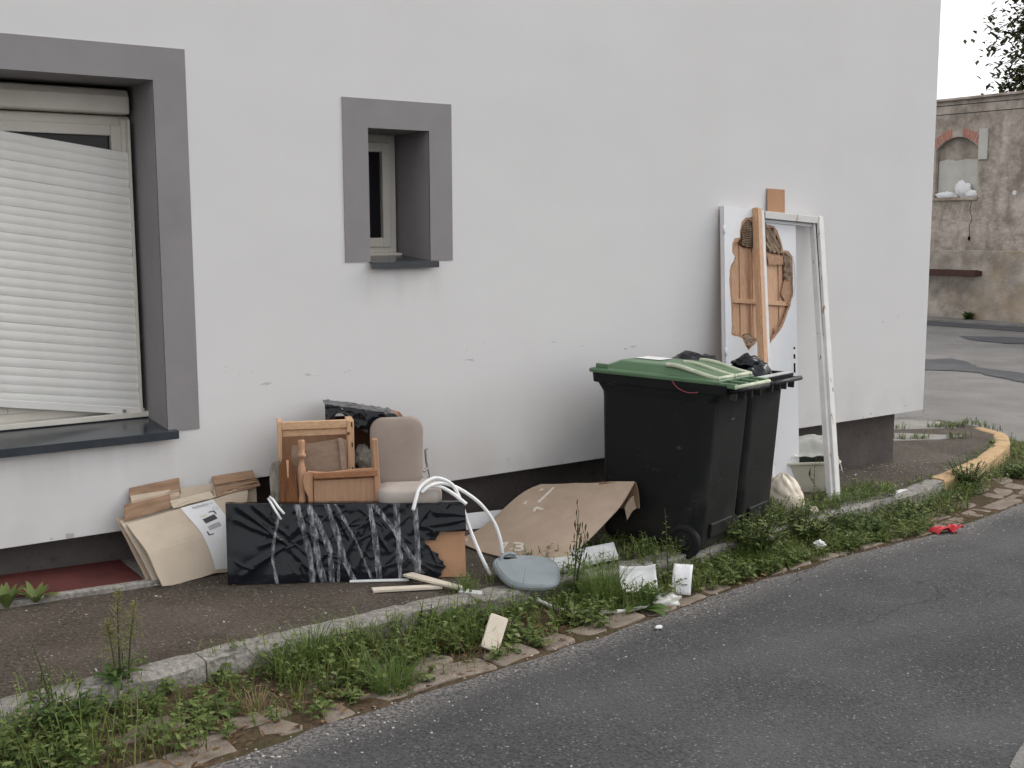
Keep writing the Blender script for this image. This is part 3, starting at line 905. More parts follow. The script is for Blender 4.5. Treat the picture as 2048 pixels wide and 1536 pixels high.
b.hexa([U(.015, .012, bot_z(0)), U(1.178, .012, bot_z(1.18)), U(1.178, .05, bot_z(1.18)), U(.015, .05, bot_z(0)),
        U(.015, .012 + LEAN * .41, top_z(0) - .006), U(1.178, .012 + LEAN * .37, top_z(1.18) - .006), U(1.178, .05 + LEAN * .37, top_z(1.18) - .006), U(.015, .05 + LEAN * .41, top_z(0) - .006)])
b.build('board', M['card_orange'], parent=wp, bevel=0.002)
CREASES = [(.06, .96, .23, .52, .010), (.05, .80, .22, .55, .007), (.09, .22, .22, .44, .008), (.06, .10, .20, .40, .006), (.12, .98, .24, .62, .007), (.13, .48, .22, .56, .005),
           (.26, .60, .34, .95, .006), (.26, .42, .36, .08, .006), (.30, .70, .40, .50, .005), (.44, .95, .50, .55, .006), (.47, .30, .53, .62, .006), (.58, .85, .66, .40, .007), (.60, .10, .70, .35, .006),
           (.64, .55, .74, .80, .006), (.72, .20, .79, .50, .007), (.76, .62, .84, .90, .006), (.82, .70, 1.0, .78, .008), (.84, .62, 1.0, .66, .006), (.86, .88, 1.0, .84, .005), (.36, .25, .42, .40, .005), (.52, .15, .58, .50, .005)]
fr_ = np.random.default_rng(21)
for _ in range(85):                        # short sharp crinkles
    cx_, ch_ = fr_.uniform(.02, 1.0), fr_.uniform(.03, .97)
    if cx_ < .22 and fr_.random() < .6: continue
    an = fr_.choice([.6, -.5, 1.2, -1.1, 1.6]) + fr_.normal(0, .25)
    ln = fr_.uniform(.03, .11)
    CREASES.append((cx_, ch_, cx_ + ln * math.cos(an), ch_ + ln * 2.6 * math.sin(an), -fr_.uniform(.0025, .0055)))
CR = np.array(CREASES)
def folds(u, h):
    """long creases pulled towards the tapes, short sharp crinkles and slack between them"""
    x = u * 1.18
    ax, ah, bx, bh = CR[:, 0] * 1.18, CR[:, 1] * .4, CR[:, 2] * 1.18, CR[:, 3] * .4
    dx, dh = bx - ax, bh - ah
    L2 = dx * dx + dh * dh
    t = ((x - ax) * dx + (h * .4 - ah) * dh) / L2
    d = ((x - ax) * dh - (h * .4 - ah) * dx) / np.sqrt(L2) + .004 * nz(x * 14, h * 6, 3)
    tt = np.clip(t, 0, 1)
    sharp = CR[:, 4] < 0
    w = np.where(sharp, .0035, .006 + .010 * (1 - tt))
    fade = np.clip((t + .15) / .3, 0, 1) * np.clip((1.15 - t) / .25, 0, 1)
    prof_ = np.where(sharp, np.exp(-np.abs(d) / w), np.exp(-(d / w) ** 2))
    f = float((np.abs(CR[:, 4]) * prof_ * fade).sum())
    f += .007 * nz(x * 5, h * 2.5, 4) + .0016 * nz(x * 26, h * 12, 9) * smoothstep(.2, .35, x)
    return min(f, .02) + .003
b = MB()
NUW, NVW = 300, 96
P = []
for i in range(NUW + 1):
    for j in range(NVW + 1):
        u, h = i / NUW, j / NVW
        uu = 1.182 * u
        z = bot_z(uu) + (top_z(uu) - bot_z(uu)) * h + 0.004 * nz(u * 14, h * 3, 5) * (1 if j in (0, NVW) else 0)
        P.append((wrap_pt(uu, z, 0.004 + max(0, folds(u, h)) * min(1, 6 * h + .3)), uu, z))
q = lambda i, j: i * (NVW + 1) + j
b.v = [tuple(p[0]) for p in P]
for i in range(NUW):
    for j in range(NVW):
        c = P[q(i, j)]
        if torn_edge(c[1], c[2]) > 0: continue
        b.f.append((q(i, j), q(i + 1, j), q(i + 1, j + 1), q(i, j + 1)))
# wrapped over the top, left end and underside
o_ = len(b.v)
for i in range(NUW + 1):
    uu = 1.182 * i / NUW
    b.v.append(tuple(U(uu, 0.062 + LEAN * (top_z(uu) - .05), top_z(uu) - .003 + .004 * nz(uu * 20, 1))))
    b.v.append(tuple(U(uu, 0.062, bot_z(uu))))
for i in range(NUW):
    b.f.append((q(i, NVW), q(i + 1, NVW), o_ + 2 * i + 2, o_ + 2 * i))
    b.f.append((o_ + 2 * i, o_ + 2 * i + 2, o_ + 2 * i + 3, o_ + 2 * i + 1))
for j in range(NVW):
    pass
b.f.append(tuple([q(0, j) for j in range(NVW + 1)] + [o_, o_ + 1]))
b.mi = [0] * len(b.f)
b.build('plastic_wrap', M['film'], parent=wp, smooth=True)
tapes = [[(.262, 1), (.225, .55), (.215, .3), (.235, 0)], [(.34, 1), (.375, .6), (.40, .3), (.405, 0)], [(.40, 1), (.42, .65), (.435, .3), (.46, 0)],
         [(.405, .98), (.46, .66), (.495, .4), (.50, 0)], [(.485, 1), (.535, .6), (.56, .3), (.61, 0)], [(.53, 1), (.62, .55), (.70, 0)],
         [(.695, 1), (.72, .55), (.735, 0)], [(.715, 1), (.80, .72), (.88, .38), (.945, .08)], [(.83, 1), (.835, .5), (.84, 0)], [(.925, 1), (.93, .5), (.925, .02)], [(.545, .45), (.535, .2), (.53, 0)]]
for t_i, T in enumerate(tapes):
    b = MB()
    hs_ = np.linspace(T[0][1], T[-1][1], 30)
    us_ = np.interp(-hs_, [-p[1] for p in T], [p[0] for p in T])
    pts = []
    for n_, (h, uu) in enumerate(zip(hs_, us_)):
        wd = 0.014 * (1 + 0.5 * nz(h * 7, t_i * 3.7)) * (0.5 if t_i in (0, 5, 10) else 1)
        row = []
        for s in (-1, -.3, .3, 1):
            x = uu + s * wd
            z = bot_z(x) + (top_z(x) - bot_z(x)) * h
            row.append(wrap_pt(x, z, 0.0075 + max(0, folds(x / 1.182, h)) * min(1, 6 * h + .3) + 0.002 * nz(h * 30, s * 3, t_i)))
        pts.append(row)
    for i in range(29):
        for k in range(3):
            b.add([pts[i][k], pts[i + 1][k], pts[i + 1][k + 1], pts[i][k + 1]], [(0, 1, 2, 3)])
    b.build('tape_strip', M['tape'], parent=wp, smooth=True)

# white strap loop over the panel's top edge
b = MB()
pts = [U(.262, -.012, .392), U(.243, -.008, .425), U(.218, .012, .468), U(.205, .045, .484), U(.212, .05, .492), U(.228, .03, .482), U(.252, .002, .448), U(.278, -.012, .418)]
for a, c in zip(pts[:-1], pts[1:]): pass
b.tube(pts, 0.006, 8)
o = b.build('plastic_strap', M['white_plastic'], smooth=True)
tag(o, 'small white plastic strap loop hooked over the black wrapped panel', 'strap')

# flattened boxes leaning at the left end
def leaning_sheet(b, pts_b, pts_t, bow=0.0, thick=0.006, n=14, wob=0.0, seed=0.0):
    """ruled sheet between a foot line and a head line"""
    A, B_ = [Vector(p) for p in pts_b]
    C, D_ = [Vector(p) for p in pts_t]
    def fn(u, v):
        p = A.lerp(B_, u).lerp(C.lerp(D_, u), v)
        nr = (B_ - A).cross(C - A).normalized()
        return p - nr * (bow * math.sin(math.pi * v)) + nr * wob * nz(u * 3 + seed, v * 3, seed) + Vector((0, 0, wob * 0.8 * nz(u * 4, seed, 2))) * (1 - v)
    b.grid(fn, n, n, thick)
box1 = thing('cardboard_box', (1.9, 5.40, .08), 'pale flattened cardboard box with white printed label leaning left of the black panel', 'cardboard box')
FB = [(1.722, 5.335, .088), (2.135, 5.43, .085)]
FT = [(1.625, 5.53, .375), (2.275, 5.585, .448)]
b = MB(); leaning_sheet(b, FB, FT, bow=-0.02, wob=0.014, seed=1.2); b.build('front_panel', M['card_pale'], parent=box1, smooth=False)
b = MB(); leaning_sheet(b, [(1.697, 5.372, .09), (2.13, 5.470, .085)], [(1.600, 5.565, .385), (2.25, 5.612, .44)], bow=-0.010, wob=0.006, seed=4.1); b.build('back_panel', M['card_pale'], parent=box1)
b = MB(); leaning_sheet(b, [(1.678, 5.405, .09), (2.11, 5.505, .09)], [(1.588, 5.590, .39), (2.2, 5.632, .43)], bow=-0.004, wob=0.006, seed=7.7); b.build('inner_panel', M['card'], parent=box1)
# top flaps, folded back, brown inside
b = MB(); leaning_sheet(b, [(1.618, 5.545, .382), (1.86, 5.562, .415)], [(1.63, 5.575, .455), (1.865, 5.60, .475)], thick=.005, wob=.008, seed=2); b.build('flap', M['card_dark'], parent=box1)
b = MB(); leaning_sheet(b, [(2.085, 5.572, .432), (2.215, 5.585, .450)], [(2.09, 5.60, .468), (2.22, 5.612, .492)], thick=.005, wob=.006, seed=3); b.build('flap', M['card'], parent=box1)
b = MB(); leaning_sheet(b, [(1.862, 5.548, .412), (2.085, 5.566, .435)], [(1.855, 5.575, .445), (2.07, 5.60, .462)], thick=.005, wob=.006, seed=8); b.build('flap', M['card_pale'], parent=box1)
# printed label wrapped over the front
def on_front(s, t, off=0.0):
    A, B_ = Vector(FB[0]), Vector(FB[1]); C, D_ = Vector(FT[0]), Vector(FT[1])
    nr = (B_ - A).cross(C - A).normalized()
    p = A.lerp(B_, s).lerp(C.lerp(D_, s), t)
    return p + nr * (0.02 * math.sin(math.pi * t)) + nr * 0.014 * nz(s * 3 + 1.2, t * 3, 1.2) + Vector((0, 0, .0112 * nz(s * 4, 1.2, 2))) * (1 - t) + nr * (0.0025 + off)
b = MB()
lab = lambda a, c: (0.69 - 0.27 * c + a * (0.27 + .07 * (1 - c)) if c < .999 else 0.42 + a * .27, .04 + .96 * c)
b.grid(lambda u, v: on_front(*lab(u, v)), 8, 20)
lb = b.build('printed_label', M['paper'], parent=box1)
def print_quad(b, a0, a1, c0, c1, sh_=0.0):
    b.grid(lambda u, v: on_front(*lab(a0 + (a1 - a0) * u, c0 + (c1 - c0) * v + sh_ * u), off=.0015), 3, 3)
b = MB()
b.cur = 0; print_quad(b, .30, .72, .66, .74, .03)
b.cur = 1; print_quad(b, .28, .70, .54, .61, .03)
b.cur = 0
print_quad(b, .62, .80, .815, .83); print_quad(b, .755, .80, .765, .815); print_quad(b, .16, .34, .475, .49); print_quad(b, .16, .205, .49, .54)
b.cur = 2; print_quad(b, .30, .50, .775, .80, .01)
b.cur = 1
for k in range(9): print_quad(b, .30 + k * .055, .335 + k * .055, .93, .965 if k % 3 else .975)
print_quad(b, .82, .95, .945, .955)
b.grid(lambda u, v: on_front(*lab(.88 + (.05 + .015 * v) * math.cos(2 * math.pi * u), .855 + (.022 + .007 * v) * math.sin(2 * math.pi * u)), off=.0015), 20, 1)
b.build('print', [M['ink_dark'], M['ink_grey'], M['ink_yellow']], parent=lb)

box2 = thing('cardboard_box', (1.98, 5.6, .08), 'brown flattened cardboard box with upturned flaps behind the labelled box', 'cardboard box')
b = MB(); leaning_sheet(b, [(1.70, 5.48, .09), (2.30, 5.54, .08)], [(1.672, 5.612, .49), (2.335, 5.628, .50)], thick=.006, wob=.008, seed=5); b.build('panel', M['card_pale'], parent=box2)
b = MB(); leaning_sheet(b, [(1.66, 5.60, .44), (1.925, 5.605, .47)], [(1.675, 5.632, .525), (1.925, 5.636, .545)], thick=.005, wob=.006, seed=6); b.build('flap', M['card_dark'], parent=box2)
b = MB(); leaning_sheet(b, [(2.10, 5.602, .49), (2.325, 5.605, .497)], [(2.10, 5.637, .53), (2.322, 5.638, .534)], thick=.005, wob=.004, seed=9); b.build('flap', M['card_dark'], parent=box2)
b = MB(); leaning_sheet(b, [(2.095, 5.575, .43), (2.34, 5.585, .455)], [(2.10, 5.598, .485), (2.335, 5.60, .49)], thick=.005, wob=.012, seed=12); b.build('flap', M['card_dark'], parent=box2)
b = MB(); leaning_sheet(b, [(1.672, 5.585, .40), (1.91, 5.592, .43)], [(1.678, 5.603, .465), (1.915, 5.603, .49)], thick=.005, wob=.008, seed=14); b.build('flap', M['card'], parent=box2)

# pine cabinet carcass
o = thing('pine_carcass', U(.455, .34, .06), 'pale pine cabinet carcass with top rail standing behind the broken panel', 'cabinet')
g0 = gz(.45, .34)
for u0, u1 in ((.262, .283), (.612, .648)):
    b = MB(); ubox(b, u0, u1, .28, .42, g0, .825 if u0 < .4 else .817); b.build('upright', M['pine_v'], parent=o, bevel=.003)
b = MB(); ubox(b, .283, .612, .285, .31, .780, .820); b.build('top_rail', M['pine_h'], parent=o, bevel=.003)
b = MB(); ubox(b, .283, .618, .30, .325, .742, .776); b.build('second_rail', M['pine_h'], parent=o, bevel=.003)
b = MB(); ubox(b, .283, .612, .40, .412, g0 + .02, .80); b.build('back_panel', M['veneer'], parent=o)
b = MB(); ubox(b, .283, .612, .295, .40, g0 + .02, g0 + .04); b.build('bottom_board', M['pine_h'], parent=o, bevel=.002)
for z in (.795, .69, .56):
    b = MB(); ubox(b, .634, .640, .2785, .281, z - .012, z + .012); b.build('slot', M['void'], parent=o)
b = MB(); ubox(b, .612, .626, .272, .28, .744, .758); b.build('hinge_block', M['plank_brown'], parent=o, bevel=.002)

# grey plywood offcut with batten
o = thing('plywood_board', U(.46, .23, .06), 'grey brown plywood board with a batten leaning in the pine carcass', 'board')
b = MB()
ring = [(.33, .06), (.61, .06), (.605, .72), (.585, .73), (.33, .703)]
b.loft([[U(u, .21 + .05 * (z - .06), z) for u, z in ring], [U(u, .219 + .05 * (z - .06), z) for u, z in ring]])
b.build('sheet', M['ply'], parent=o)
b = MB()
b.hexa([U(.585, .195, .45), U(.612, .195, .45), U(.612, .21, .45), U(.585, .21, .45), U(.562, .23, .735), U(.588, .23, .733), U(.588, .243, .733), U(.562, .243, .735)])
b.build('batten', M['ply'], parent=o, bevel=.002)

# turned wooden leg
b = MB()
prof = [(.0, .018), (.12, .022), (.38, .024), (.40, .030), (.415, .022), (.45, .018), (.55, .027), (.59, .026), (.605, .019), (.62, .017), (.648, .018), (.652, .028), (.665, .029), (.672, .019), (.70, .020), (.735, .021), (.745, .018)]
pts, rads = [], []
for z, r in prof:
    pts.append(U(.372 + .022 * (z - .5), .165 + .04 * (z - .1), .065 + z * .91)); rads.append(r * .8)
b.tube(pts, rads, 12)
o = b.build('turned_leg', M['stile'], smooth=True)
tag(o, 'turned wooden furniture leg standing between the planks and the plywood board', 'furniture leg')

# broken panel with rail and post (bed end)
o = thing('broken_bed_end', U(.58, .15, .06), 'orange brown wooden panel with rail and tall right post, leaning in front', 'bed end')
g0 = gz(.58, .14)
b = MB(); ubox(b, .43, .745, .15, .162, g0 + .01, .575); b.build('panel', M['veneer'], parent=o)
b = MB()
ring = [(.425, g0), (.425, .560), (.748, .556), (.748, .592), (.62, .588), (.5, .578), (.43, .586), (.405, .590), (.385, .578), (.376, .55), (.384, .50), (.402, .46), (.402, g0)]
b.loft([[U(u, .138, z) for u, z in ring], [U(u, .168, z) for u, z in ring]])
b.build('rail', M['stile'], parent=o, bevel=.002)
b = MB(); ubox(b, .432, .748, .126, .137, .553, .583); b.build('moulding', M['rail'], parent=o, bevel=.003)
b = MB(); ubox(b, .432, .748, .1455, .1495, .541, .551); b.build('groove', M['plank_brown'], parent=o)
b = MB()
b.hexa([U(.748, .128, g0), U(.782, .128, g0), U(.782, .168, g0), U(.748, .168, g0), U(.726, .132, .738), U(.752, .132, .742), U(.752, .17, .742), U(.726, .17, .738)])
b.build('post', M['stile'], parent=o, bevel=.004)

# planks at the left
b = MB()
ring = [(.272, .07), (.372, .07), (.345, .58), (.338, .615), (.322, .660), (.312, .666), (.290, .666), (.282, .658), (.268, .62), (.262, .58)]
b.loft([[U(u, .135 + .06 * (z - .07), z) for u, z in ring], [U(u, .157 + .06 * (z - .07), z) for u, z in ring]])
o = b.build('wooden_plank', M['plank_brown'], bevel=.003)
tag(o, 'varnished dark brown plank with tapered pointed top and split', 'plank')
b = MB()
b.loft([[U(u, .1345 + .06 * (z - .07), z) for u, z in ((.303, .56), (.308, .56), (.311, .648), (.299, .648))], [U(u, .150 + .06 * (z - .07), z) for u, z in ((.303, .56), (.308, .56), (.311, .648), (.299, .648))]])
s_ = b.build('split', M['pine_v'])
s_.parent = o
b = MB()
ring = [(.225, .07), (.290, .07), (.283, .45), (.275, .58), (.270, .640), (.255, .645), (.232, .632), (.221, .60), (.215, .55), (.219, .45)]
b.loft([[U(u + .004 * nz(z * 30, 1), .165 + .06 * (z - .07), z) for u, z in ring], [U(u, .195 + .06 * (z - .07), z) for u, z in ring]])
o = b.build('wooden_plank', M['plank_grey'], bevel=.004)
tag(o, 'weathered grey plank with mossy top at the left end of the wood pile', 'plank')

# dark cabinet under black film
cab = thing('brown_cabinet', U(.73, .55, .06), 'dark brown open cabinet under black film against the wall behind the chair', 'cabinet')
g0 = gz(.73, .5)
b = MB(); ubox(b, .545, .565, .45, .66, g0, .85); b.build('side_panel', M['cab'], parent=cab, bevel=.002)
b = MB(); ubox(b, .905, .925, .45, .62, g0, .80); b.build('side_panel', M['cab'], parent=cab, bevel=.002)
b = MB()
b.hexa([U(.565, .45, .832), U(.905, .45, .79), U(.905, .62, .79), U(.565, .62, .832), U(.565, .45, .85), U(.905, .45, .808), U(.905, .62, .808), U(.565, .62, .85)])
b.build('top_board', M['rail'], parent=cab, bevel=.002)
b = MB(); ubox(b, .565, .905, .60, .61, g0, .79); b.build('back_panel', M['cab'], parent=cab)
b = MB(); ubox(b, .565, .905, .46, .60, .50, .515); b.build('shelf', M['cab'], parent=cab, bevel=.002)
drape = MB()
def dr_pt(u, v):
    # v 0 back edge .. 0.5 front top edge .. 1 hanging tip
    uu = .512 + .475 * u
    ztop = .876 - .10 * max(0, u - .05) * .85 - .09 * smoothstep(.75, 1, u)
    hang = .075 * smoothstep(.13, .0, u) + .05 + .075 * smoothstep(.15, .52, u) * smoothstep(1.0, .6, u) - .02 * smoothstep(.08, .16, u) * smoothstep(.3, .16, u)
    c = 0.010 * ridged(uu * 22, v * 5, 3) ** 2 + .006 * nz(uu * 40, v * 9)
    if v < .5:
        return U(uu, .64 - .2 * (v / .5), ztop + c * .5)
    t = (v - .5) / .5
    return U(uu, .44 - c - .012 * t, ztop - hang * t + .006 * nz(uu * 30, 2) * t)
drape.grid(dr_pt, 70, 26)
drape.build('film_cover', M['film'], parent=cab, smooth=True)

# crumpled white bag inside the cabinet gap
def lump(b, c, r, seed, amp=0.25, freq=2.2, sub=4, flat=None, rot=None):
    bm = bmesh.new()
    bmesh.ops.create_icosphere(bm, subdivisions=sub, radius=1)
    out = []
    for v in bm.verts:
        d = v.co.normalized()
        k = 1 + amp * nz(d.x * freq + seed, d.y * freq, d.z * freq) + amp * 0.55 * (ridged(d.x * freq * 1.7 + seed, d.y * freq * 1.7, d.z * freq * 1.7) ** 3 - .4) + amp * .22 * ridged(d.x * 7 + seed, d.y * 7, d.z * 7) ** 2
        p = Vector((d.x * r[0] * k, d.y * r[1] * k, d.z * r[2] * k))
        if flat is not None and p.z < flat: p.z = flat + (p.z - flat) * .08
        if rot is not None: p = rot @ p
        out.append(p + Vector(c))
    b.add(out, [tuple(v.index for v in f.verts) for f in bm.faces])
    bm.free()
b = MB(); lump(b, U(.712, .50, .575), (.045, .05, .07), 3.1, amp=.35)
o = b.build('plastic_bag', M['clear'], smooth=True)
tag(o, 'small crumpled clear plastic bag on the shelf of the dark cabinet', 'plastic bag')

# office chair
ch = thing('office_chair', U(.89, .28, .03), 'beige upholstered office chair standing right of the wood pile', 'chair')
def cushion(b, cx, cz, hx, hz, r, thick, place, puff=.012, n=6):
    """upholstered slab: outline in (x, z), depth along place's third axis"""
    rings = []
    for d, s in ((0.0, .93), (.15, .985), (.5, 1.0), (.85, .985), (1.0, .93), (1.0, .6), (1.0, .2)):
        extra = puff * (1 if s < .5 else .7 if s < .8 else 0)
        rings.append([place(p.x, p.y, thick * d + extra) for p in rrect(cx, cz, hx * s, hz * s, r * s, 0, n)])
    b.loft(rings)
b = MB()
def back_place(x, z, d): return U(x, .30 - d + (z - .47) * .16, z)
b2r = []
for d, s in ((0.0, .95), (.2, .99), (.5, 1.0), (.85, .985), (1.0, .94), (1.08, .7), (1.12, .35)):
    ring = []
    for p in rrect(.868, .64, .137 * s, .178 * s, .07 * s, 0, 7):
        tp = 1 + .06 * (p.y - .64) / .18 * (1 if p.x > .868 else -.3)
        ring.append(back_place(.868 + (p.x - .868) * tp, p.y, .055 * d))
    b2r.append(ring)
b.loft(b2r)
b.build('backrest', M['fabric'], parent=ch, smooth=True)
b = MB()
def seat_ring(s, z, sq=1.0):
    return [U(.91 + p.x, .235 + p.y, z - .035 * (p.x + .16) * sq) for p in rrect(0, 0, .165 * s, .175 * s, .06 * s, 0, 6)]
b.loft([seat_ring(.90, .405), seat_ring(.98, .415), seat_ring(1.0, .45), seat_ring(.985, .475), seat_ring(.93, .487), seat_ring(.6, .495), seat_ring(.2, .497)])
b.build('seat', M['fabric_pale'], parent=ch, smooth=True)
gch = gz(.9, .25)
b = MB(); b.tube([U(.91, .24, gch + .09), U(.91, .24, .41)], .022, 10); b.build('column', M['metal'], parent=ch, smooth=True)
for k in range(5):
    a = 2 * math.pi * k / 5 + .6
    b = MB(); c = U(.91, .24, gch + .10); e = c + Vector((math.cos(a) * .2, math.sin(a) * .2, -.045))
    b.beam(c, e, .035, .025, (-math.sin(a), math.cos(a), 0)); leg = b.build('base_leg', M['rubber'], parent=ch, bevel=.004)
    b = MB(); b.tube([e + Vector((-math.sin(a) * .02, math.cos(a) * .02, -.028)), e + Vector((math.sin(a) * .02, -math.cos(a) * .02, -.028))], .027, 10); b.build('caster', M['rubber'], parent=leg, smooth=True)
b = MB()
b.tube([U(1.045, .40, .628), U(1.032, .395, .622), U(1.036, .39, .56), U(1.050, .36, .49), U(1.03, .30, .44)], .006, 8)
b.build('back_bracket', M['metal'], parent=ch, smooth=True)
b = MB()
b.tube([U(.985, .35, .545), U(.995, .35, .525), U(1.02, .36, .515), U(1.042, .375, .53)], .007, 8)
b.tube([U(.998, .35, .525), U(1.012, .33, .45)], .006, 8)
b.build('tilt_lever', M['metal'], parent=ch, smooth=True)
b = MB(); b.beam(U(.87, .33, .42), U(.87, .345, .60), .05, .012, E1); b.build('back_bar', M['metal'], parent=ch, bevel=.003)

# white pipes
def spline(pts, n=40):
    pts = [Vector(p) for p in pts]
    out = []
    m = len(pts) - 1
    for i in range(m):
        p0, p1, p2, p3 = pts[max(i - 1, 0)], pts[i], pts[i + 1], pts[min(i + 2, m)]
        for k in range(n // m + 1):
            t = k / (n // m + 1)
            out.append(0.5 * ((2 * p1) + (p2 - p0) * t + (2 * p0 - 5 * p1 + 4 * p2 - p3) * t * t + (3 * p1 - p0 - 3 * p2 + p3) * t ** 3))
    out.append(pts[-1])
    return out
for path, lab_ in (([U(.905, -.03, .405), U(.922, -.01, .455), U(.952, .03, .508), U(1.034, .07, .54), U(1.12, .08, .50), U(1.165, .075, .41), U(1.197, .07, .30), U(1.25, .03, .15), U(1.302, .0, .035)],
                    'white plastic pipe arching over the panel end, its foot on the pavement'),
                   ([U(.955, .03, .478), U(1.0, .045, .505), U(1.062, .07, .512), U(1.13, .09, .488), U(1.20, .10, .445), U(1.28, .11, .375), U(1.345, .11, .28), U(1.375, .10, .19), U(1.385, .10, .115)],
                    'white plastic pipe in the widest arch, its end hanging before the big cardboard sheet'),
                   ([U(.96, .05, .49), U(1.01, .06, .502), U(1.07, .07, .488), U(1.13, .06, .45), U(1.185, .03, .405)],
                    'short white plastic pipe cut off above the corner of the black panel')):
    b = MB()
    b.tube(spline(path), .0095, 10)
    tag(b.build('plastic_pipe', M['white_plastic'], smooth=True), lab_, 'pipe', 'white pipes by the chair')

# ------------------------------------------------------------------ big cardboard sheet leaning on the bin
bc = thing('cardboard_sheet', (3.7, 5.0, .02), 'large brown flattened carton marked 13 leaning against the green lidded bin', 'cardboard')
cA, cB, cC, cD = Vector((3.40, 5.36, .030)), Vector((3.56, 4.66, .016)), Vector((4.255, 4.80, .365)), Vector((4.10, 5.48, .245))
def card_pt(u, v):
    # u: foot -> head, v: far edge -> near edge
    p = cA.lerp(cD, u).lerp(cB.lerp(cC, u), v)
    edge = 1 - v
    sag = .15 * (smoothstep(.12, .92, u) - u) * edge
    lift = .012 * math.sin(math.pi * u) * v
    return p + Vector((0, 0, sag + lift + .010 * nz(u * 3, v * 3, 3))) - E1 * (.05 * math.sin(math.pi * v) * (1 - u)) + Vector((.055, -.03, -.01)) * (math.sin(math.pi * u) * v * v)
b = MB(); b.grid(card_pt, 34, 24, .007); b.build('sheet', M['card'], parent=bc, smooth=False)
nrm_c = (cC - cA).cross(cB - cA).normalized()
if nrm_c.z < 0: nrm_c = -nrm_c
# folded flaps at the head, by the bin
b = MB()
b.grid(lambda u, v: Vector((4.262, 4.80, .362)).lerp(Vector((4.17, 5.02, .335)), u) + Vector((.018 * v + .008 * math.sin(3 * v), -.012 * v, -.15 * v + .008 * nz(u * 4, v * 3))), 8, 8, .005)
b.build('flap', M['card_dark'], parent=bc)
b = MB()
b.grid(lambda u, v: Vector((4.222, 4.775, .295)).lerp(Vector((4.255, 4.79, .215)), u) + Vector((-.05 * v, .02 * v, -.055 * v + .01 * math.sin(v * 4))), 8, 8, .005)
b.build('flap', M['card'], parent=bc)
# pale marker number and tape remains
def mark(path, w, name='marker_writing'):
    b = MB()
    pts = [card_pt(u, v) + nrm_c * .0095 for u, v in path]
    for i in range(len(pts) - 1):
        d = (pts[i + 1] - pts[i]).normalized(); sd_ = d.cross(nrm_c).normalized() * w / 2
        b.add([pts[i] - sd_, pts[i + 1] - sd_, pts[i + 1] + sd_, pts[i] + sd_], [(0, 1, 2, 3)])
    return b
wr = MB()
three = []
for k in range(11):
    a = R(150 - 24 * k); three.append((.125 + .020 * math.cos(a + 1.5), .60 + .034 * math.sin(a + 1.5)))
def digit(pts, w):
    mark(pts, w).build('marker_stroke', M['chalk'], parent=bc)
def loc2(x, y):
    """digits' own frame: x across, y up, read from the road"""
    return (.085 + y * .09 + x * .014, .46 + x * .23 - y * .06)
digit([loc2(.05, .55), loc2(.28, .95), loc2(.22, .02)], .016)
three = [loc2(.50, .88), loc2(.62, .98), loc2(.82, .95), loc2(.90, .76), loc2(.80, .58), loc2(.66, .54), loc2(.84, .50), loc2(.96, .32), loc2(.90, .10), loc2(.70, .0), loc2(.50, .10)]
digit(three, .016)
for pts, w in (([(.62, .18), (.86, .16)], .022), ([(.66, .30), (.80, .28), (.90, .24)], .02), ([(.55, .36), (.60, .33), (.585, .42)], .018), ([(.05, .12), (.09, .06)], .01)):
    digit(pts, w)

# white board scrap behind it
b = MB(); leaning_sheet(b, [(3.52, 5.55, .035), (3.86, 5.52, .022)], [(3.52, 5.585, .125), (3.88, 5.555, .112)], thick=.006)
tag(b.build('white_board', M['paper']), 'white board scrap standing at the plinth behind the brown carton', 'board')

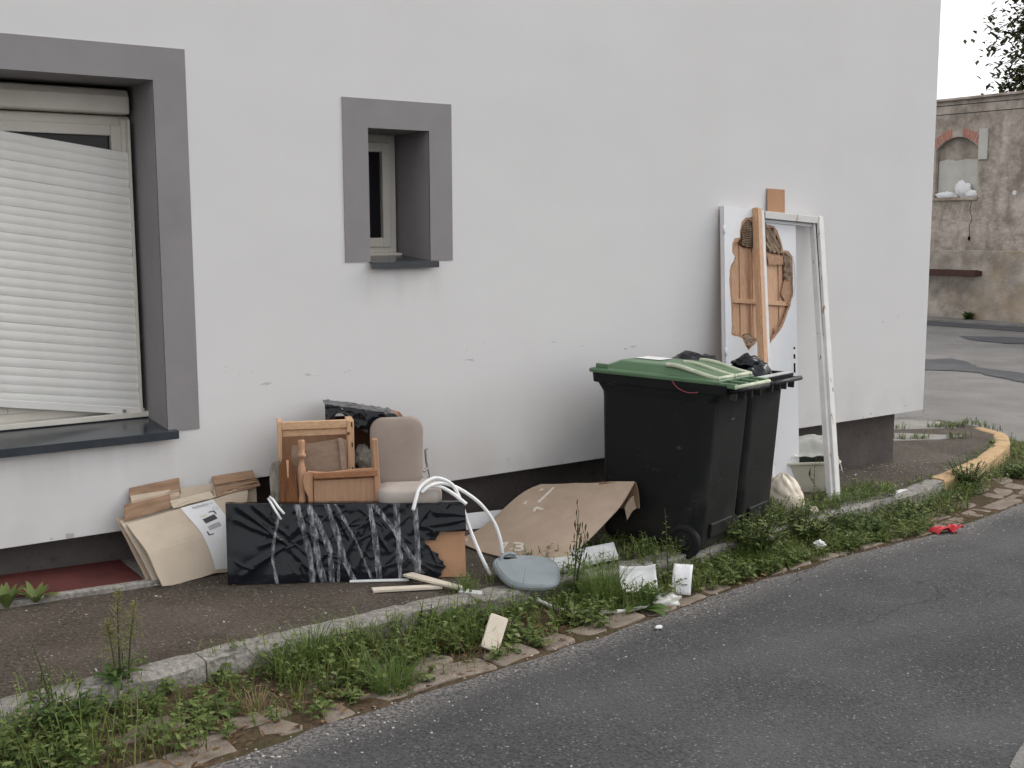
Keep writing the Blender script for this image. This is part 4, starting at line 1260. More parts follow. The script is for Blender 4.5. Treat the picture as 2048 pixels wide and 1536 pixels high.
# ------------------------------------------------------------------ wheelie bins
def make_bin(loc, th, tilt, rollx, label, with_lid):
    rot = Matrix.Rotation(th, 3, 'Z') @ Matrix.Rotation(rollx, 3, 'Y') @ Matrix.Rotation(tilt, 3, 'X')
    t = thing('wheelie_bin', loc, label, 'bin', 'black wheelie bins', rot=rot)
    def bl(b, name, m, parent=None, **k): return b.build(name, m, parent=parent or t, world=False, **k)
    # body: y forward, hinge and wheels at -y
    def ring(z, hx, yb, yf, r): return rrect(0, (yb + yf) / 2, hx, (yf - yb) / 2, r, z, 4)
    b = MB()
    b.loft([ring(.055, .240, -.10, .485, .04), ring(.075, .248, -.115, .505, .045), ring(.30, .252, -.125, .520, .05), ring(.86, .262, -.148, .555, .05),
            ring(.895, .263, -.150, .560, .05), ring(.955, .268, -.19, .60, .04), ring(.960, .268, -.19, .60, .04)], cap=False)
    b.add(ring(.055, .240, -.10, .485, .04), [tuple(range(19, -1, -1)) if False else tuple(reversed(range(20)))])
    body = bl(b, 'body', M['bin'], smooth=False, bevel=.004)
    b = MB()
    o1, i1 = ring(.945, .274, -.21, .618, .04), ring(.945, .236, -.16, .575, .04)
    o2, i2 = ring(1.0, .278, -.215, .625, .04), ring(1.0, .242, -.165, .58, .04)
    n = len(o1)
    b.add(o1 + o2 + i2 + i1, [(r * n + k, r * n + (k + 1) % n, ((r + 1) % 4) * n + (k + 1) % n, ((r + 1) % 4) * n + k) for r in range(4) for k in range(n)])
    bl(b, 'rim', M['bin'] if with_lid else M['bin'], bevel=.003)
    b = MB()   # inside of the bin
    b.loft([ring(.10, .205, -.09, .46, .04), ring(.95, .236, -.16, .575, .04)], cap=False)
    b.add(ring(.10, .205, -.09, .46, .04), [tuple(range(20))])
    bl(b, 'lining', M['rubber'])
    # handle with ribs at the hinge side
    b = MB(); b.tube([(-.22, -.27, .975), (.22, -.27, .975)], .014, 10)
    for x in (-.215, .215): b.tube([(x, -.27, .975), (x, -.20, .965)], .013, 8)
    bl(b, 'handle', M['bin'] if with_lid else M['bin_edge'], smooth=True)
    for x in (-.18, -.05, .05, .18):
        b = MB(); b.box((x - .007, -.245, .915), (x + .007, -.205, .968)); bl(b, 'rib', M['bin_edge'], bevel=.003)
    # recess panel on the hinge face, axle and wheels
    b = MB(); b.box((-.15, -.136, .12), (.15, -.118, .20)); bl(b, 'axle_bracket', M['bin'], bevel=.006)
    b = MB(); b.tube([(-.275, -.02, .10), (.275, -.02, .10)], .011, 10); bl(b, 'axle', M['metal'], smooth=True)
    for s in (-1, 1):
        w = MB()
        prof = [(.233, .030), (.233, .078), (.240, .096), (.250, .100), (.268, .100), (.279, .094), (.283, .080), (.281, .070), (.273, .066), (.273, .034), (.279, .030), (.279, .0)]
        rings = []
        for x, r in prof:
            rings.append([Vector((s * x, -.02 + r * math.cos(a), .10 + r * math.sin(a))) for a in [2 * math.pi * k / 28 for k in range(28)]])
        w.loft(rings if s > 0 else rings, cap=False)
        wh = bl(w, 'wheel', M['rubber'], smooth=False)
        hb = MB(); hb.loft([[Vector((s * .2965, -.02 + .026 * math.cos(a) * q, .10 + .026 * math.sin(a) * q)) for a in [2 * math.pi * k / 16 for k in range(16)]] for q in (1, .1)])
        hb2 = MB(); hb2.tube([(s * .273, -.02, .10), (s * .286, -.02, .10)], .024, 14)
        bl(hb2, 'hub', M['bin_edge'], parent=wh, smooth=False)
    return t, bl, ring
BIN1 = (4.641, 4.675, -.063)
t1, bl, ring = make_bin(BIN1, .369, .03, .038, 'black wheelie bin with closed dark green lid, nearest the road', True)
# lid
b = MB()
b.loft([ring(1.000, .282, -.16, .640, .03), ring(1.018, .284, -.165, .642, .03), ring(1.024, .276, -.158, .632, .03), ring(1.030, .250, -.13, .585, .03),
        ring(1.070, .218, .09, .50, .05), ring(1.077, .206, .105, .49, .05)])
lid = bl(b, 'lid', M['lid_green'], bevel=.003)
b = MB()
b.add([(-.06, .600, 1.024), (.06, .600, 1.024), (.06, .545, 1.066), (-.06, .545, 1.066), (-.06, .545, 1.04), (.06, .545, 1.04)], [(0, 1, 2, 3), (1, 0, 4, 5), (3, 2, 5, 4), (0, 3, 4), (2, 1, 5)])
bl(b, 'lid_tab', M['lid_green'], parent=lid, bevel=.003)
b = MB(); b.box((-.262, .52, 1.026), (-.235, .60, 1.052)); bl(b, 'lid_tab', M['lid_green'], parent=lid, bevel=.006)
for x in (-.240, -.010, .218):       # pale worn ridges on the hinge slope
    b = MB()
    b.tube(spline([(x + .02, .17, 1.080), (x + .012, .08, 1.077), (x, -.08, 1.044), (x, -.165, 1.030)], 18), .0125, 8)
    bl(b, 'lid_ridge', M['lid_edge'], parent=lid, smooth=True)
for x0, x1 in ((-.240, -.010), (-.010, .218)):
    b = MB(); b.tube([(x0, -.150, 1.032), (x1, -.150, 1.032)], .011, 8); bl(b, 'lid_ridge', M['lid_edge'], parent=lid, smooth=True)
    b = MB(); b.add([(x0 + .02, -.135, 1.034), (x1 - .02, -.135, 1.034), (x1 - .01, .10, 1.074), (x0 + .03, .10, 1.074), (x0 + .02, -.135, 1.02), (x1 - .02, -.135, 1.02), (x1 - .01, .10, 1.03), (x0 + .03, .10, 1.03)],
                    [(0, 1, 2, 3), (1, 0, 4, 5), (2, 1, 5, 6), (3, 2, 6, 7), (0, 3, 7, 4)])
    bl(b, 'lid_panel', M['lid_green'], parent=lid)
b = MB(); b.tube([(-.25, -.262, .995), (.25, -.262, .995)], .012, 10)
bl(b, 'lid_hinge_bar', M['lid_edge'], parent=lid, smooth=True)
b = MB()
for x in (-.23, -.08, .08, .23): b.box((x - .02, -.262, .985), (x + .02, -.15, 1.012))
bl(b, 'lid_hinge', M['lid_green'], parent=lid, bevel=.004)
b = MB(); b.box((-.005, -.151, .775), (.050, -.140, .786))
bl(b, 'moulded_mark', M['bin_edge'], bevel=.003)
b = MB(); b.box((-.02, .31, 1.0805), (.15, .47, 1.0825)); bl(b, 'lid_sticker', M['paper'], parent=lid)
b = MB(); b.tube(spline([(-.280, .10, 1.0), (-.289, .06, .965), (-.289, .0, .945), (-.282, -.06, .95)], 14), .0035, 6)
bl(b, 'wire', mat('red_wire', (.22, .05, .06), rough=.6), smooth=True)

c2 = Vector(BIN1) + Vector((.558 * math.cos(.369), .558 * math.sin(.369), -.022)) - Vector((-math.sin(.369), math.cos(.369), 0)) * .005
t2, bl2, _ = make_bin(c2, .366, .02, .035, 'black wheelie bin without lid, overfilled with black rubbish bags', False)
b = MB(); b.box((-.25, -.213, 1.0005), (.25, -.168, 1.006)); bl2(b, 'worn_rim_edge', M['foam'])
# rubbish bags in it
def bin_pt(p): return Vector(ROOTM[t2.name] @ Vector(p))
b = MB(); lump(b, bin_pt((.06, .0, .955)), (.15, .14, .120), 2.0, amp=.30, freq=2.4)
lump(b, bin_pt((.02, .0, 1.06)), (.09, .065, .04), 6.5, amp=.5, freq=2.8, sub=3)
tag(b.build('rubbish_bag', M['film'], smooth=True), 'knotted black rubbish bag at the hinge end of the lidless bin', 'rubbish bag')
b = MB(); lump(b, bin_pt((-.02, .33, .965)), (.19, .20, .125), 9.0, amp=.26, freq=2.0)
tag(b.build('rubbish_bag', M['film'], smooth=True), 'black rubbish bag showing behind the green lid', 'rubbish bag')

# ------------------------------------------------------------------ broken door
DW, DH, DT = 0.725, 2.03, 0.040
d_tl, d_tr, d_bl = Vector((5.737, 5.640, 1.937)), Vector((6.462, 5.640, 1.878)), Vector((5.555, 5.385, -.055))
ex = (d_tr - d_tl).normalized()
ey = (d_bl - d_tl); ey = (ey - ex * ey.dot(ex)).normalized()
ez = ex.cross(ey).normalized()
if ez.y > 0: ez = -ez                      # ez points to the road
door = thing('broken_door', d_bl, 'white hollow door with a big torn hole, leaning behind the bins', 'door')
def Dp(s, t, d):                           # s across, t down, d towards the road from the back face
    return d_tl + ex * s + ey * t + ez * d
def dbox(b, s0, s1, t0, t1, d0, d1):
    b.hexa([Dp(s0, t1, d0), Dp(s1, t1, d0), Dp(s1, t1, d1), Dp(s0, t1, d1), Dp(s0, t0, d0), Dp(s1, t0, d0), Dp(s1, t0, d1), Dp(s0, t0, d1)])
    return b
b = MB(); dbox(b, 0, DW, 0, DH, 0, .004); b.build('back_skin', M['raw_v'], parent=door)
for s0, s1, t0, t1 in ((0, .035, 0, DH), (DW - .035, DW, 0, DH), (.035, DW - .035, 0, .04), (.035, DW - .035, DH - .04, DH)):
    b = MB(); dbox(b, s0, s1, t0, t1, .0045, .0355); b.build('edge_rail', M['door_white'], parent=door)
zoomy = lambda zx, zy: (((zx - 143) / 547 * DW), None)
hole_z = [(350, 285), (300, 295), (272, 328), (260, 380), (258, 440), (215, 455), (200, 490), (200, 560), (218, 585), (212, 612), (190, 650), (178, 690), (176, 800), (182, 900), (188, 1000), (190, 1100),
          (185, 1180), (230, 1190), (265, 1205), (288, 1262), (310, 1295), (345, 1258), (375, 1222), (415, 1232), (450, 1262), (490, 1215), (520, 1180), (560, 1130), (590, 1070), (610, 1020), (640, 950), (650, 900), (676, 850), (682, 740), (676, 640),
          (662, 580), (630, 540), (590, 540), (575, 480), (550, 400), (520, 355), (470, 345), (440, 320), (400, 298)]
def z2d(zx, zy):
    s = (zx - 143) / 547
    y = 360 + zy / 3.84
    yt, yb = 413 + 17 * s, 1003 - 21 * s
    return s * DW, (y - yt) / (yb - yt) * DH
hole = []
raw = [z2d(*p) for p in hole_z]
for i in range(len(raw)):                  # ragged edge
    a, c = raw[i], raw[(i + 1) % len(raw)]
    for k in range(3):
        t = k / 3
        j = 0.006 if k else 0.0
        hole.append((a[0] + (c[0] - a[0]) * t + j * nz(i * 3.3 + k, 1.5), a[1] + (c[1] - a[1]) * t + j * nz(i * 2.7 + k, 7.5)))
def skin(name, outline, hole_, d0, d1, m):
    bm = bmesh.new()
    loops = []
    for loop in (outline, hole_):
        vs = [bm.verts.new(Dp(s, t, d1)) for s, t in loop]
        es = [bm.edges.new((vs[i], vs[(i + 1) % len(vs)])) for i in range(len(vs))]
        loops += es
    bmesh.ops.triangle_fill(bm, use_beauty=True, use_dissolve=False, edges=loops)
    r = bmesh.ops.extrude_face_region(bm, geom=bm.faces[:])
    bmesh.ops.translate(bm, verts=[v for v in r['geom'] if isinstance(v, bmesh.types.BMVert)], vec=ez * (d0 - d1))
    bmesh.ops.recalc_face_normals(bm, faces=bm.faces[:])
    bm.verts.index_update()
    b = MB(); b.add([v.co.copy() for v in bm.verts], [tuple(v.index for v in f.verts) for f in bm.faces])
    bm.free()
    return b.build(name, m, parent=door)
skin('front_skin', [(0, 0), (DW, 0), (DW, DH), (0, DH)], hole, .0380, .0400, M['door_white'])
cx = sum(p[0] for p in hole) / len(hole); cy = sum(p[1] for p in hole) / len(hole)
def inset(p, i):
    k = 0.018 + 0.016 * nz(i * .31, 2.2) + (0.012 if i % 7 == 0 else 0)
    d = math.hypot(p[0] - cx, p[1] - cy)
    return (p[0] + (cx - p[0]) / d * max(.004, k), p[1] + (cy - p[1]) / d * max(.004, k))
skin('torn_layer', [(.036, .041), (DW - .036, .041), (DW - .036, DH - .041), (.036, DH - .041)], [inset(p, i) for i, p in enumerate(hole)], .0357, .0378, M['torn'])
# slats inside the core
for k, s in enumerate((.045, .105, .175, .235, .30, .37, .44, .50, .57, .63)):
    b = MB()
    dd = .010 if k % 2 else .014
    dbox(b, s, s + .058, .06 + .01 * (k % 3), 1.35, .0045, dd); b.build('core_slat', M['raw_v'], parent=door, bevel=.002)
b = MB(); dbox(b, .04, .68, z2d(300, 905)[1], z2d(300, 940)[1], .0146, .030); b.build('core_rail', M['raw_v'], parent=door, bevel=.002)
b = MB(); dbox(b, .272, .280, .30, 1.15, .0105, .026); b.build('core_rib', M['raw_v'], parent=door)
# honeycomb remains
def comb(region, seed, rows_dir, pitch=.030):
    """wavy kraft strips standing on edge inside a region (list of (s,t) polygon points)"""
    b = MB()
    xs_ = [p[0] for p in region]; ys_ = [p[1] for p in region]
    def inside(x, y):
        c = False; n = len(region); j = n - 1
        for i in range(n):
            if ((region[i][1] > y) != (region[j][1] > y)) and (x < (region[j][0] - region[i][0]) * (y - region[i][1]) / (region[j][1] - region[i][1]) + region[i][0]): c = not c
            j = i
        return c
    ca, sa = math.cos(rows_dir), math.sin(rows_dir)
    mx, my = sum(xs_) / len(xs_), sum(ys_) / len(ys_)
    rad = max(max(xs_) - min(xs_), max(ys_) - min(ys_))
    nrow = int(rad / pitch) + 1
    for r in range(-nrow, nrow + 1):
        prev = None
        for k in range(-60, 61):
            a = k * rad / 60
            o_ = r * pitch + (.45 * pitch if k % 2 == 0 else -.45 * pitch) * (1 if (k // 2) % 2 == 0 else -1) * (1 if r % 2 else -1) + .006 * nz(a * 14, r * .6, seed)
            x, y = mx + a * ca - o_ * sa, my + a * sa + o_ * ca
            cur = (x, y) if inside(x, y) else None
            if cur and prev:
                h0 = .036 + .018 * nz(prev[0] * 25, prev[1] * 25, seed); h1 = .036 + .018 * nz(x * 25, y * 25, seed)
                ex_, ey_ = x - prev[0], y - prev[1]; le = math.hypot(ex_, ey_) or 1
                qx, qy = -ey_ / le * .0028, ex_ / le * .0028
                b.add([Dp(prev[0], prev[1], .006), Dp(x, y, .006), Dp(x, y, h1), Dp(prev[0], prev[1], h0),
                       Dp(prev[0] + qx, prev[1] + qy, h0), Dp(x + qx, y + qy, h1), Dp(x + qx, y + qy, .006), Dp(prev[0] + qx, prev[1] + qy, .006)], [(0, 1, 2, 3), (3, 2, 5, 4), (4, 5, 6, 7)])
            prev = cur
    nn = len(region)
    bk = MB(); bk.add([Dp(p[0], p[1], .0152) for p in region], [tuple(range(nn))]); bk.build('cell_shade', M['cab'], parent=door)  # dark sheet that paints the shade deep in the honeycomb cells
    if b.f:
        b.build('honeycomb', M['comb'], parent=door, kind=None)
comb([z2d(*p) for p in ((262, 380), (275, 330), (305, 300), (360, 290), (420, 310), (440, 420), (420, 500), (360, 520), (300, 515), (262, 490))], 1.0, R(95))
comb([z2d(*p) for p in ((440, 330), (520, 360), (552, 410), (575, 490), (570, 560), (520, 560), (470, 540), (440, 440))], 2.0, R(50))
comb([z2d(*p) for p in ((580, 545), (630, 545), (662, 585), (678, 650), (672, 720), (640, 770), (600, 760), (600, 640))], 3.0, R(60), .019)
comb([z2d(*p) for p in ((275, 1190), (300, 1165), (340, 1165), (370, 1200), (345, 1245), (320, 1270), (295, 1250))], 4.0, R(20), .019)
comb([z2d(*p) for p in ((186, 1040), (205, 1060), (210, 1140), (200, 1175), (188, 1170))], 5.0, R(90), .015)
# torn paper tongues
for sz in (((470, 560), (590, 575), (600, 640), (480, 645)), ((600, 760), (660, 720), (640, 930), (615, 940), (575, 860)), ((515, 1120), (550, 1110), (545, 1160), (520, 1175)), ((640, 700), (690, 705), (684, 890), (650, 910))):
    b = MB(); P4 = [z2d(*p) for p in sz]
    n = len(P4)
    b.add([Dp(s, t, .031) for s, t in P4] + [Dp(s, t, .0285) for s, t in P4], [tuple(range(n)), tuple(reversed(range(n, 2 * n)))] + [(k, (k + 1) % n, n + (k + 1) % n, n + k) for k in range(n)])
    b.build('torn_tongue', M['torn'], parent=door)
for tz in (385, 1310):
    s, t = z2d(143, tz)
    b = MB(); b.tube([Dp(-.008, t - .03, .046), Dp(-.008, t + .03, .046)], .008, 10); b.build('hinge', M['door_white'], parent=door, smooth=True)
for zx, zy, hh in ((664, 1265, .008), (664, 1327, .016), (664, 1412, .034)):
    s, t = z2d(zx, zy); b = MB(); dbox(b, s - .009, s + .009, t - hh, t + hh, .0402, .0412)
    b.build('lock_hole', M['void'], parent=door, bevel=.003)
# fibreboard strip behind the door
b = MB()
b.hexa([Vector(p) for p in ((6.10, 5.43, -.07), (6.26, 5.43, -.072), (6.26, 5.436, -.072), (6.10, 5.436, -.07), (6.205, 5.640, 2.066), (6.385, 5.640, 2.060), (6.385, 5.646, 2.060), (6.205, 5.646, 2.066))])
tag(b.build('fibreboard_strip', M['card_orange']), 'tan fibreboard strip sticking up above the door and its frame', 'board')

# ------------------------------------------------------------------ door frame leaning in front of the door
fr = thing('door_frame', (6.05, 5.08, -.07), 'white painted door frame of two jambs and a header, leaning before the door', 'door frame')
jl_t, jl_b = Vector((6.045, 5.585, 1.905)), Vector((5.74, 5.13, -.062))
jr_t, jr_b = Vector((6.685, 5.585, 1.864)), Vector((6.33, 5.06, -.083))
side = (jr_t - jl_t).normalized()
fd = side.cross((jl_b - jl_t)).normalized()
if fd.y > 0: fd = -fd
b = MB(); b.beam(jl_t + side * .028, jl_b + side * .028, .028, .062, side); b.build('jamb', M['frame_white'], parent=fr, bevel=.003)
b = MB(); b.beam(jl_t - side * .004 + Vector((0, 0, .018)), jl_b - side * .004, .036, .058, side); b.build('jamb_core', M['raw_v'], parent=fr, bevel=.003)
b = MB(); b.beam(jl_t - side * .0255 + Vector((0, 0, .022)), jl_b - side * .0255, .006, .036, side); b.build('jamb_splinter', M['pine_v'], parent=fr)
b = MB(); b.beam(jr_t - side * .012, jr_b - side * .012, .050, .080, side); b.build('jamb', M['frame_white'], parent=fr, bevel=.004)
b = MB(); b.beam(jr_t - side * .054 - Vector((0, 0, .05)), jr_b - side * .052, .026, .045, side); b.build('stop_bead', M['frame_white'], parent=fr, bevel=.003)
b = MB(); b.beam(jr_t - side * .0395, jr_b - side * .0385, .004, .03, side); b.build('seal_gap', M['void'], parent=fr)
b = MB(); b.beam(jl_t + side * .045 - Vector((0, 0, .020)), jr_t - side * .038 - Vector((0, 0, .020)), .050, .080, Vector((0, 0, 1))); b.build('header', M['frame_white'], parent=fr, bevel=.003)
b = MB(); b.beam(jl_t + side * .046 - Vector((0, 0, .056)) - fd * .015, jr_t - side * .068 - Vector((0, 0, .056)) - fd * .015, .022, .040, Vector((0, 0, 1))); b.build('stop_bead', M['door_white'], parent=fr, bevel=.002)

# ------------------------------------------------------------------ tub and bags by the frame
tub = thing('plastic_tub', (6.42, 5.42, -.08), 'cream plastic tub under clear film behind the right jamb of the frame', 'tub')
tm = Matrix.Translation((6.43, 5.43, z_pave(6.43, 5.43))) @ Matrix.Rotation(R(-28), 4, 'Z')
b = MB()
o1 = [tm @ p for p in rrect(0, 0, .19, .13, .05, 0.0)]; o2 = [tm @ p for p in rrect(0, 0, .215, .15, .055, .20)]; o3 = [tm @ p for p in rrect(0, 0, .232, .165, .06, .205)]; o4 = [tm @ p for p in rrect(0, 0, .232, .165, .06, .222)]
i3 = [tm @ p for p in rrect(0, 0, .205, .14, .05, .222)]; i2 = [tm @ p for p in rrect(0, 0, .18, .12, .045, .02)]
b.loft([o1, o2, o3, o4, i3, i2], cap=True)
b.build('shell', M['tub'], parent=tub, smooth=False, bevel=.004)
b = MB()
tm2 = tm @ Matrix.Translation((.0, .03, .0))
b.loft([[tm2 @ p for p in rrect(0, 0, .17, .085, .03, .03)], [tm2 @ p for p in rrect(0, 0, .185, .095, .03, .30)], [tm2 @ p for p in rrect(0, 0, .15, .07, .03, .325)]])
b.build('content', M['tub_in'], parent=tub)
b = MB()
def film_pt(u, v):
    x, y = -.235 + .49 * u, -.14 + .30 * v
    z = .335 + .03 * ridged(u * 3, v * 3, 2) - .10 * smoothstep(.35, .0, v) - .16 * smoothstep(.88, 1, u) + .012 * nz(u * 9, v * 9, 3)
    return tm @ Vector((x, y, z))
b.grid(film_pt, 26, 20)
tag(b.build('plastic_film', M['clear'], smooth=True), 'clear crumpled plastic film laid over the cream tub', 'plastic film')

b = MB()
bag_rings = []
for i_ in range(27):
    t = i_ / 26
    rr = float(np.interp(t, [0, .08, .25, .5, .7, .85, .94, 1], [.70, .92, 1.0, .98, .86, .62, .36, .10]))
    ring_ = []
    for k in range(64):
        a = 2 * math.pi * k / 64
        f = 1 + .10 * nz(math.cos(a) * 1.4 + 5, math.sin(a) * 1.4, t * 2.2) - .17 * (t ** 1.5) * ridged(a * 1.9 + t * 1.5, t * 2, 3) ** 2 - .07 * ridged(math.cos(a) * 2 + t * 3, math.sin(a) * 2 - t * 2, 8) ** 4
        ring_.append(Vector((5.70 + .135 * rr * f * math.cos(a) - .03 * t, 4.955 + .12 * rr * f * math.sin(a), z_pave(5.7, 4.955) - .004 + .275 * t + .018 * nz(math.cos(a) * 2, math.sin(a) * 2, t * 3 + 4) * (t > .05))))
    bag_rings.append(ring_)
b.loft(bag_rings)
tag(b.build('rubbish_bag', M['cream_bag'], smooth=True), 'cream plastic rubbish bag on the ground beside the lidless bin', 'rubbish bag')

# ------------------------------------------------------------------ litter
lid_g = thing('grey_lid', (3.31, 4.50, .02), 'blue grey rounded plastic lid with handle slot lying on the kerb edge', 'lid')
lm = Matrix.Translation((3.315, 4.535, .075)) @ Matrix.Rotation(R(-22), 4, 'Z') @ Matrix.Rotation(R(15), 4, 'X') @ Matrix.Rotation(R(5), 4, 'Y')
def lid_ring(s, z):
    out = []
    for k in range(44):
        a = 2 * math.pi * k / 44
        c, sn = math.cos(a), math.sin(a)
        r = 1 / (abs(c) ** 3.0 + abs(sn) ** 3.0) ** (1 / 3.0)
        out.append(lm @ Vector((.165 * s * r * c * (1 + .16 * sn), .150 * s * r * sn, z)))
    return out
b = MB(); b.loft([lid_ring(.97, -.022), lid_ring(1.0, -.012), lid_ring(1.0, .0), lid_ring(.955, .012), lid_ring(.93, .008), lid_ring(.90, .014), lid_ring(.5, .022), lid_ring(.1, .024)])
b.build('shell', M['lid_grey'], parent=lid_g, smooth=False, bevel=.002)
b = MB(); b.loft([[lm @ p for p in rrect(-.075, .10, .036, .010, .009, .0165)], [lm @ p for p in rrect(-.075, .10, .036, .010, .009, .0185)]]); b.build('handle_slot', M['void'], parent=lid_g)
b = MB(); b.tube([lm @ Vector(p) for p in ((-.13, .085, .012), (-.11, .125, .022), (-.075, .138, .026), (-.04, .13, .022))], .009, 8); b.build('handle', M['lid_grey'], parent=lid_g, smooth=True)

def flat_piece(name, pts, t, m, label, cat, lift=0.004, wob=.0, zfun=z_pave, group=None):
    """thin rigid piece lying on the ground"""
    b = MB()
    lo = [(x, y, zfun(x, y) + lift + dz) for x, y, dz in pts]
    hi = [(x, y, zfun(x, y) + lift + t + dz) for x, y, dz in pts]
    n = len(pts)
    b.add(lo + hi, [tuple(reversed(range(n))), tuple(range(n, 2 * n))] + [(k, (k + 1) % n, n + (k + 1) % n, n + k) for k in range(n)])
    return tag(b.build(name, m, bevel=.002), label, cat, group)
flat_piece('wooden_stick', [(2.555, 4.765, 0), (2.88, 4.655, 0), (2.895, 4.695, 0), (2.57, 4.81, 0)], .014, M['cream_stick'], 'cream wooden moulding lying straight along the pavement before the panel', 'stick')
flat_piece('wooden_stick', [(2.765, 4.845, .022), (2.775, 4.81, .022), (2.93, 4.555, .004), (2.96, 4.58, .004), (2.83, 4.86, .020)], .012, M['cream_stick'], 'cream wooden moulding lying askew across the other one', 'stick', lift=.012)
flat_piece('plastic_strip', [(2.53, 4.965, 0), (2.80, 4.845, 0), (2.815, 4.868, 0), (2.545, 4.99, 0)], .008, M['white_plastic'], 'white plastic strip lying along the foot of the black panel', 'strip')
flat_piece('foil_scrap', [(2.90, 4.545, .006), (2.985, 4.47, 0), (3.01, 4.50, .004), (2.94, 4.58, .01)], .006, M['foam'], 'small silvery scrap at the end of the cream mouldings', 'scrap', lift=.008)
# foam slab, tray and papers in the weeds before the bins
flat_piece('foam_slab', [(3.66, 4.57, .02), (3.93, 4.56, .03), (3.98, 4.66, .075), (3.70, 4.67, .065)], .022, M['foam'], 'grey white foam slab lying in the weeds before the big carton', 'foam slab')
flat_piece('foam_slab', [(3.48, 4.55, .015), (3.66, 4.54, .015), (3.70, 4.64, .05), (3.52, 4.66, .05)], .016, M['foam'], 'smaller pale foam piece half hidden between the grey lid and the foam slab', 'foam slab')
tr = thing('white_tray', (3.86, 4.28, -.05), 'white open tray tipped up in the weeds before the near bin', 'tray')
tmx = Matrix.Translation((3.865, 4.33, -.020)) @ Matrix.Rotation(R(-28), 4, 'Z') @ Matrix.Rotation(R(52), 4, 'X')
b = MB()
b.grid(lambda u, v: tmx @ Vector((-.095 + .19 * u, -.07 + .14 * v, .022 * (2 * u - 1) ** 4 + .02 * (2 * v - 1) ** 4 + .006 * nz(u * 5, v * 5))), 14, 12, .004)
b.build('shell', M['white_plastic'], parent=tr, smooth=True)
b = MB()
tm3 = Matrix.Translation((4.09, 4.235, -.030)) @ Matrix.Rotation(R(-50), 4, 'Z') @ Matrix.Rotation(R(50), 4, 'X')
b.grid(lambda u, v: tm3 @ Vector((-.05 + .10 * u, -.085 + .17 * v, .02 * math.sin(v * 3) + .006 * nz(u * 4, v * 4))), 8, 10, .002)
pc = tag(b.build('paper_card', M['paper'], smooth=True), 'white printed card standing in the weeds below the near bin wheel', 'card')
b = MB()
for x, y, w, h in ((-.03, -.03, .02, .006), (.0, -.045, .03, .006), (.01, -.01, .016, .005)):
    b.add([tm3 @ Vector(p) for p in ((x, y, .024), (x + w, y + .004, .024), (x + w, y + h + .004, .024), (x, y + h, .024))], [(0, 1, 2, 3)])
pp = b.build('print', M['ink_dark']); pp.parent = pc
b = MB(); lump(b, (3.90, 4.17, -.095), (.095, .06, .035), 4.4, amp=.5, freq=2.6, sub=3)
tag(b.build('crumpled_film', M['clear'], smooth=True), 'crumpled clear plastic film at the road edge near the broad leaved plant', 'plastic film')
b = MB(); b.tube(spline([(3.26, 4.40, -.02), (3.36, 4.33, -.075), (3.47, 4.24, -.085), (3.60, 4.17, -.088), (3.72, 4.15, -.088), (3.80, 4.17, -.09)], 30), [.010 + .004 * nz(k * .7) for k in range(31 if len(spline([(0, 0, 0), (1, 0, 0), (2, 0, 0), (3, 0, 0), (4, 0, 0), (5, 0, 0)], 30)) == 31 else len(spline([(0, 0, 0), (1, 0, 0), (2, 0, 0), (3, 0, 0), (4, 0, 0), (5, 0, 0)], 30)))], 8)
tag(b.build('plastic_strip', M['dirty_white'], smooth=True), 'dirty white curved plastic strip lying along the gutter stones', 'strip')
b = MB()
ca_l = Vector((.10, .06, .125)).normalized(); ca_w = Vector((.86, -.42, -.12)); ca_w = (ca_w - ca_l * ca_w.dot(ca_l)).normalized(); ca_n = ca_l.cross(ca_w)
tm4 = Matrix.Translation((2.795, 4.085, -.004)) @ Matrix((ca_w, ca_l, ca_n)).transposed().to_4x4()
b.loft([[tm4 @ p for p in rrect(0, 0, .042, .082, .010, z)] for z in (-.012, .012)])
tag(b.build('plastic_casing', M['cream_stick'], bevel=.004), 'white rectangular plastic casing standing in the gutter weeds', 'casing')
b = MB()
tm5 = Matrix.Translation((6.60, 4.36, z_road(6.6) + .012)) @ Matrix.Rotation(R(-20), 4, 'Z')
b.grid(lambda u, v: tm5 @ Vector((-.10 + .20 * u, -.05 + .11 * v, .045 * abs(math.sin(u * 5.5)) * (1 - .4 * v) + .012 * nz(u * 6, v * 5))), 16, 8, .003)
tag(b.build('red_wrapper', M['red'], smooth=False), 'crumpled red card wrapper on the road by the gutter', 'wrapper')
b = MB(); lump(b, (3.595, 3.875, z_road(3.6) + .018), (.022, .014, .008), 2.2, amp=.3, sub=2)
tag(b.build('white_scrap', M['paper']), 'small white scrap lying alone on the asphalt', 'scrap')
b = MB(); lump(b, (5.45, 4.46, z_road(5.45) + .05), (.035, .03, .025), 3.7, amp=.4, sub=3)
tag(b.build('paper_scrap', M['paper']), 'crumpled pale paper scrap in the weeds at the road edge', 'scrap')
b = MB(); lump(b, (5.83, 4.84, -.035), (.035, .03, .028), 6.7, amp=.4, sub=3)
tag(b.build('paper_scrap', M['cream_stick']), 'small cream scrap beside the cream rubbish bag', 'scrap')
flat_piece('paper_strip', [(6.80, 4.93, .01), (7.02, 4.97, .02), (7.0, 5.02, .012), (6.79, 4.97, .006)], .004, M['paper'], 'white paper strip on the kerb right of the frame', 'paper')

